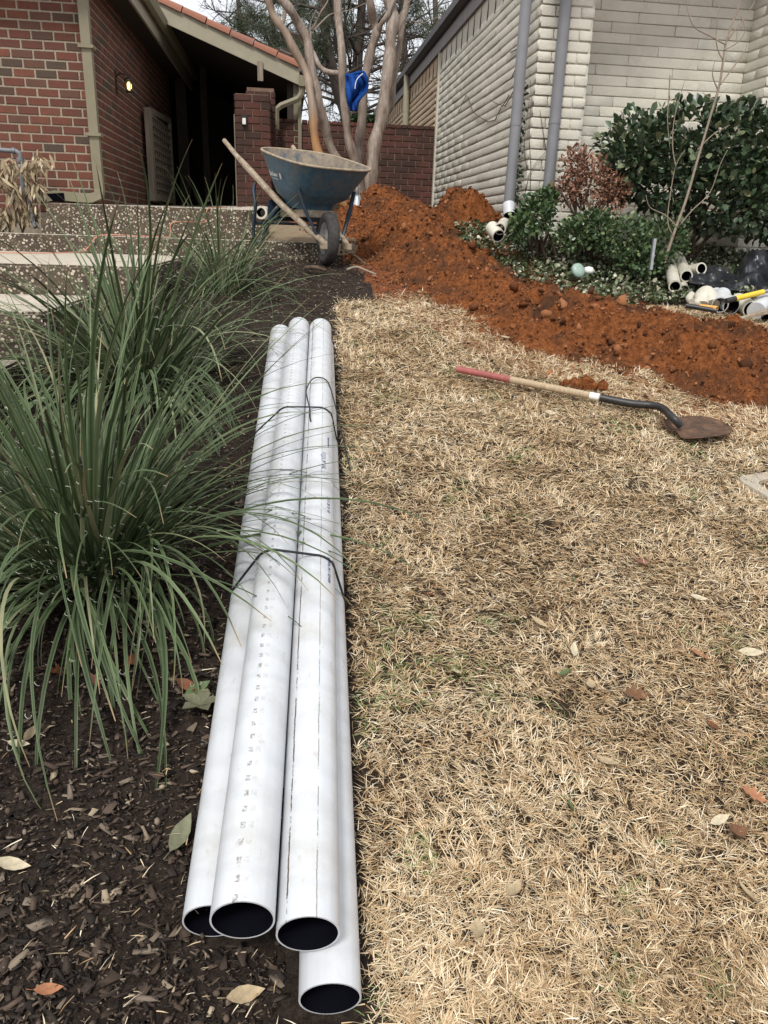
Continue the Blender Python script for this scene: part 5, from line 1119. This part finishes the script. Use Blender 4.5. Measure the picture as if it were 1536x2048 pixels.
MB().tube(smooth_pts([hitG(700, 508, .05), hitG(715, 515, .06), hitG(732, 530, .05)], 4), .008, 6).build('twig_stem', 'stem', tw, smooth=True)
# ------------------------------------------------------------ concrete meter box ring at right edge
rg = hitG(1604, 992, .0)-Vector((0, 0, .018))
cb = thing('meter_box', 'rounded concrete meter box rim sunk in the lawn at the right edge', 'meter box', rg)
def rr(lx, ly, r_, n=6):
    out = []
    for cx, cy, a0 in ((lx-r_, ly-r_, 0), (-lx+r_, ly-r_, math.pi/2), (-lx+r_, -ly+r_, math.pi), (lx-r_, -ly+r_, 1.5*math.pi)):
        for k in range(n+1): a_ = a0+math.pi/2*k/n; out.append((cx+r_*math.cos(a_), cy+r_*math.sin(a_)))
    return out
o1, i1 = rr(.17, .20, .05), rr(.115, .145, .04); n_ = len(o1); mb = MB()
vs = [(x, y, -.05) for x, y in o1]+[(x, y, .022) for x, y in o1]+[(x, y, .022) for x, y in i1]+[(x, y, -.06) for x, y in i1]
mb.add(vs, [(q*n_+k, q*n_+(k+1) % n_, (q+1)*n_+(k+1) % n_, (q+1)*n_+k) for q in range(3) for k in range(n_)]); mb.build('rim', 'concrete', cb)
mb = MB(); mb.add([(x, y, -.03) for x, y in i1], [tuple(range(n_))]); mb.build('lid', 'steel', cb)
cb.rotation_euler = (.198, 0, .35)

# ------------------------------------------------------------ pipe fittings and cut pipes, right
def elbow_pts(p, d0, d1, r_, n=7):
    d0, d1 = Vector(d0).normalized(), Vector(d1).normalized(); p = Vector(p)
    return [p-d0*r_*(1-t)**2+d1*r_*t*t for t in np.linspace(0, 1, n)]
def cutpipe(mouth, back, ro, label, mat='pvc_dirty', cap=False):
    t_ = MB().pipe(mouth, back, ro, ro*.78, 28).build('cut_pipe', [mat, 'bore_shade'], smooth=True, ang=50); return tag(t_, label, 'pipe', 'short cut pipes piled before the shrubs')
Yp = 5.5; rp = .0435
cutpipe(atY(1350, 573, 5.35), atY(1338, 522, 5.95), rp, 'short white pipe leaning lowest left in the cut pipe pile')
cutpipe(atY(1373, 552, 5.5), atY(1356, 515, 6.1), rp, 'upper middle short pipe of the cut pipe pile, black mouth forward')
cutpipe(atY(1403, 537, 5.62), atY(1376, 543, 5.78), rp, 'short pipe pointing right at the top of the cut pipe pile')
cutpipe(atY(1368, 580, 5.45), atY(1350, 545, 5.9), rp*.9, 'half hidden dark pipe beneath the others in the cut pipe pile')
# wye near the downspout
wy = thing('pipe_fitting', 'cream wye pipe fitting lying by the foot of the grey downspout', 'pipe fitting')
MB().pipe(atY(997, 472, 5.98), atY(983, 455, 6.1), .05, .042, 24).build('run', ['pvc_dirty', 'bore_shade'], wy, smooth=True, ang=50)
MB().pipe(atY(1000, 458, 6.0), atY(1008, 447, 6.15), .043, .036, 24).build('branch', ['pvc_dirty', 'bore_shade'], wy, smooth=True, ang=50)
wc = thing('drain_adapter', 'white pipe adapter at the bottom of the left grey downspout', 'pipe fitting')
MB().pipe(atY(1017, 408, 6.6), atY(1019, 430, 6.55), .05, .044, 20).build('sleeve', ['pvc', 'bore_shade'], wc, smooth=True, ang=50)
# coupling on sand by the patio
co = atY(522, 425, 7.35); tag(MB().pipe(co, co+Vector((.03, .10, 0)), .056, .038, 28).build('pipe_coupling', ['pvc_dirty', 'bore_shade'], smooth=True, ang=50), 'cream pipe coupling ring on the ground at the right end of the patio', 'pipe fitting')
# elbows pile
def fitting(label, parts, mat='pvc_dirty'):
    t_ = thing('pipe_fitting', label, 'pipe fitting', group='pipe fittings heaped at the lawn edge')
    for kind_, a_, b_, r_ in parts:
        if kind_ == 'p': MB().pipe(a_, b_, r_, r_*.88, 26).build('hub', [mat, 'bore_shade'], t_, smooth=True, ang=50)
        else: MB().tube(a_, r_, 20).build('bend', mat, t_, smooth=True, ang=60)
f = lambda x_, y_, Y_: atY(x_, y_, Y_)
fitting('curved cream trap fitting at the left end of the fittings heap', [('b', smooth_pts([f(1384, 603, 5.05), f(1378, 597, 5.1), f(1383, 589, 5.15)], 4), None, .022), ('b', smooth_pts([f(1383, 603, 5.08), f(1395, 607, 5.1), f(1402, 598, 5.15)], 4), None, .024)])
fitting('large white elbow arched second from left in the fittings heap', [('b', smooth_pts([f(1402, 612, 5.1), f(1402, 596, 5.15), f(1412, 586, 5.2), f(1422, 596, 5.15), f(1424, 610, 5.1)], 5), None, .050)])
fitting('white tee with an open mouth below the yellow handle', [('p', f(1463, 612, 5.05), f(1430, 592, 5.3), .060), ('p', f(1440, 610, 5.05), f(1445, 590, 5.2), .054)], 'pvc')
fitting('cream coupling facing right under the yellow handle', [('p', f(1502, 618, 5.0), f(1475, 602, 5.2), .055)])
fitting('white elbow at the right edge of the fittings heap', [('b', smooth_pts([f(1512, 622, 4.95), f(1524, 608, 5.05), f(1545, 600, 5.1)], 5), None, .058)], 'pvc')
fitting('small white cap below the elbow at the right frame edge', [('p', f(1530, 635, 4.9), f(1555, 630, 5.0), .03)], 'pvc')
yt = thing('yellow_tool', 'yellow handled tool with black grip resting on the fittings', 'tool')
ya, yb_ = f(1452, 602, 4.95), f(1530, 583, 5.0); yd = (yb_-ya)
MB().tube([ya, ya+yd*.24], .018, 12).build('grip', 'black_steel', yt, smooth=True, ang=50)
MB().tube([ya+yd*.24, ya+yd*.95], .0185, 12).build('shaft', 'yellow', yt, smooth=True, ang=50)
MB().tube([ya+yd*.95, ya+yd*1.6], .013, 10).build('rod', 'steel', yt, smooth=True, ang=50)
ot = thing('hand_tool', 'dark tool with a yellow and orange tube at the foot of the fittings', 'tool')
oa, ob = f(1372, 611, 4.95), f(1434, 622, 4.85); MB().tube([oa, ob], .016, 10).build('dark_shaft', 'black_steel', ot, smooth=True, ang=50)
MB().pipe(f(1434, 617, 4.85), f(1400, 613, 4.95), .016, .010, 16).build('orange_tube', ['orange', 'bore_shade'], ot, smooth=True, ang=50)
st_ = thing('wooden_stake', 'flat weathered wooden stake on the grass at the right edge', 'stake'); sa, sb = f(1468, 642, 4.75), f(1560, 615, 4.9); 
MB().tube([sa, sb], [.012, .02], 4, sq=1.5).build('board', 'wood', st_)
# pale green cap + white cap
gc_ = thing('drain_cover', 'pale green round plastic cap lying on the ground cover', 'cap', f(1157, 541, 5.65))
MB().lathe([(0, .022), (.03, .02), (.052, .01), (.058, -.008), (.05, -.01)], 22, M4=Matrix.Rotation(1.1, 4, 'X')@Matrix.Rotation(.3, 4, 'Y')).build('dome', 'pvc_cap', gc_, smooth=True)
gc2 = thing('drain_cover', 'white plastic cap half buried in leaves right of the green one', 'cap', f(1177, 541, 5.72)); MB().lathe([(0, .03), (.03, .022), (.04, .0), (.035, -.02), (0, -.025)], 16).build('dome', 'white', gc2, smooth=True)
mk_ = thing('marker_stake', 'grey metal marker stake standing in the low green shrub', 'stake', (0, 0, 0)); MB().tube([f(1301, 540, 5.55), f(1309, 478, 5.6)], .014, 4, sq=1.3).build('post', 'steel', mk_)
# black plastic sheet
ps = thing('plastic_sheet', 'crumpled black plastic sheeting beside the cut pipes', 'plastic sheet')
nu, nv = 46, 26; vs = []
for j in range(nv+1):
    for i in range(nu+1):
        u, v = i/nu, j/nv; x_ = 1378+u*230; yt_ = np.interp(u, [0, .25, .42, .5, .58, .7, 1], [532, 530, 540, 505, 498, 500, 510]); yb2 = np.interp(u, [0, .3, .6, 1], [566, 578, 590, 600]); y_ = yt_+(yb2-yt_)*v
        Yv = 5.95-.62*v+.05*math.sin(u*19+v*5)+.04*math.sin(u*41-v*9)+.05*float(fbm(u*6, v*6, 2, 3)); y_ += 5*math.sin(u*13+v*17)*v*(1-v)*3+8*float(fbm(u*8, v*5, 1.7, 3))
        vs.append(atY(x_, y_, Yv))
mb = MB(); mb.add(vs, [(j*(nu+1)+i, j*(nu+1)+i+1, (j+1)*(nu+1)+i+1, (j+1)*(nu+1)+i) for j in range(nv) for i in range(nu)]); o_ = mb.build('sheet', 'plastic', ps, smooth=True); md = o_.modifiers.new('s', 'SOLIDIFY'); md.thickness = .004
# steel scoop behind the barrow
sv = thing('spade', 'grey steel spade blade leaning on the crepe myrtle base behind the wheelbarrow', 'spade', (0, 0, 0))
c0_ = atY(714, 418, 8.3); vs = []
for i in range(11):
    t = i/10; hw = .075*math.sin(min(1, t*1.6+.25)*math.pi/2)*(1-max(0, t-.6)**2*4.5)
    for j in range(7):
        s_ = j/3-1; vs.append(c0_+Vector((s_*hw+.02*t, -.1*t+.03*s_*s_-.02, .13-.30*t)))
mb = MB(); mb.add(vs, [(i*7+j, i*7+j+1, (i+1)*7+j+1, (i+1)*7+j) for i in range(10) for j in range(6)]); o_ = mb.build('blade', 'steel', sv, smooth=True); md = o_.modifiers.new('s', 'SOLIDIFY'); md.thickness = .004
MB().tube([c0_+Vector((0, .0, .12)), c0_+Vector((-.01, .05, .28))], .016, 10).build('socket', 'steel', sv, smooth=True)

# ------------------------------------------------------------ background trees
def bg_tree(name, label, pl_, Yd, r0, r1, nb, blen, needle, seed, groundz=None, spread=1.0, frac=.25):
    r_ = random.Random(seed); t_ = thing(name, label, 'tree'); P = [atY(x_, y_, Yd) for x_, y_ in pl_]; b0 = P[0].copy(); b0.z = float(G(b0.x, b0.y))-.1; P = [b0]+P
    Q = smooth_pts(P, 5); n_ = len(Q); MB().tube(Q, [r0+(r1-r0)*i/(n_-1) for i in range(n_)], 9).build('trunk', 'pinebark' if needle else 'bare', t_, smooth=True)
    br = MB(); tips = []
    def grow(p, d, L, r__, depth):
        pts_ = [p]; q = p.copy(); dd_ = d.copy()
        for k in range(5):
            dd_ = (dd_+Vector((r_.gauss(0, .16), r_.gauss(0, .16), r_.gauss(0, .14)+(.03 if needle else .06)))).normalized(); q = q+dd_*L/5; pts_.append(q)
            if depth > 0 and k > 0:
                for _ in range(2 if r_.random() < .25 else 1):
                    nd = (dd_+Vector((r_.gauss(0, .65), r_.gauss(0, .65), r_.gauss(.05, .5)))).normalized(); grow(q, nd, L*r_.uniform(.35, .6), r__*.5, depth-1)
            if depth <= 1: tips.append((q, dd_))
        br.tube(pts_, [r__*(1-.75*i/5) for i in range(6)], 4 if depth < 2 else 6, cap=False)
    for k in range(nb):
        f_ = frac+(1-frac)*k/nb; i = int(f_*(n_-1)); a_ = k*2.4+r_.uniform(-.3, .3); grow(Q[i], Vector((math.cos(a_), math.sin(a_)*.8, r_.uniform(-.05, .45))).normalized(), blen*r_.uniform(.6, 1.1)*(1.15-.5*f_), r0*.28, 2)
    br.build('branches', 'pinebark' if needle else 'bare', t_, smooth=True)
    if needle:
        tp = [tp_ for tp_ in tips if float(fbm(tp_[0].x, tp_[0].z, .9, 2, tp_[0].y)) > .02 and r_.random() < needle*3.2]; k = len(tp); per = 26
        P_ = np.repeat(np.array([tuple(p) for p, _ in tp]), per, 0)+rng.normal(0, .09, (k*per, 3)); D_ = rng.normal(0, 1, (k*per, 3)); D_[:, 2] -= .15
        ln = .15; D_ /= np.linalg.norm(D_, axis=1)[:, None]; n2 = len(P_)
        Rm = rots(np.arctan2(D_[:, 1], D_[:, 0]), np.arcsin(D_[:, 2]), rng.random(n2)*3, ln*(.7+.6*rng.random(n2)), 0.012, 1); V, F_ = inst(tri_t, tri_f, Rm, P_)
        tag(link('needles', npmesh('needles', V, F_, np.repeat(rng.random(n2), 3)), 'needle', t_), kind='stuff')
    return t_
bg_tree('pine_tree', 'tall dark pine behind the garden wall, left of the blue jacket', [(694, 250), (675, 180), (655, 90), (645, 0), (640, -120)], 22, .17, .09, 17, 2.5, .17, 5)
bg_tree('pine_tree', 'leaning pine with thick boughs directly behind the blue jacket', [(716, 250), (712, 180), (716, 110), (722, 40), (730, -100)], 24, .2, .1, 15, 2.6, .15, 6)
bg_tree('pine_tree', 'slim pine seen between the crepe myrtle and the white building roof', [(812, 250), (812, 150), (806, 60), (800, -100)], 23, .13, .07, 13, 2.0, .14, 7)
bg_tree('pine_tree', 'pine crown showing above the terracotta roof edge', [(560, 240), (556, 150), (545, 60), (540, -60)], 26, .14, .07, 16, 2.3, .3, 8)
bg_tree('bare_tree', 'leafless tree with fine twigs over the white building gutter', [(880, 250), (875, 130), (872, 60), (868, -100)], 27, .14, .07, 15, 3.2, 0, 9, frac=.3)
bg_tree('bare_tree', 'leafless twiggy tree above the ridge of the tiled roof', [(500, 250), (492, 120), (478, 20), (470, -100)], 30, .12, .06, 9, 2.6, 0, 10, frac=.4)
P, N = blob_points(2600, [blob(725, 246, 17, 26, 10, .5), blob(745, 243, 17, 14, 8, .4), blob(705, 248, 17, 18, 8, .4)], .4)
hb = thing('distant_hedge', 'dark rounded hedge top just showing over the garden wall', 'hedge'); leaves('foliage', P, N, .09, 'bushleaf_mass', hb)
q = blob(725, 246, 17, 26, 10, .5); MB().tube([(q[0], q[1], float(G(q[0], q[1]))), (q[0], q[1], q[2])], .06, 8).build('trunk', 'stem', hb)
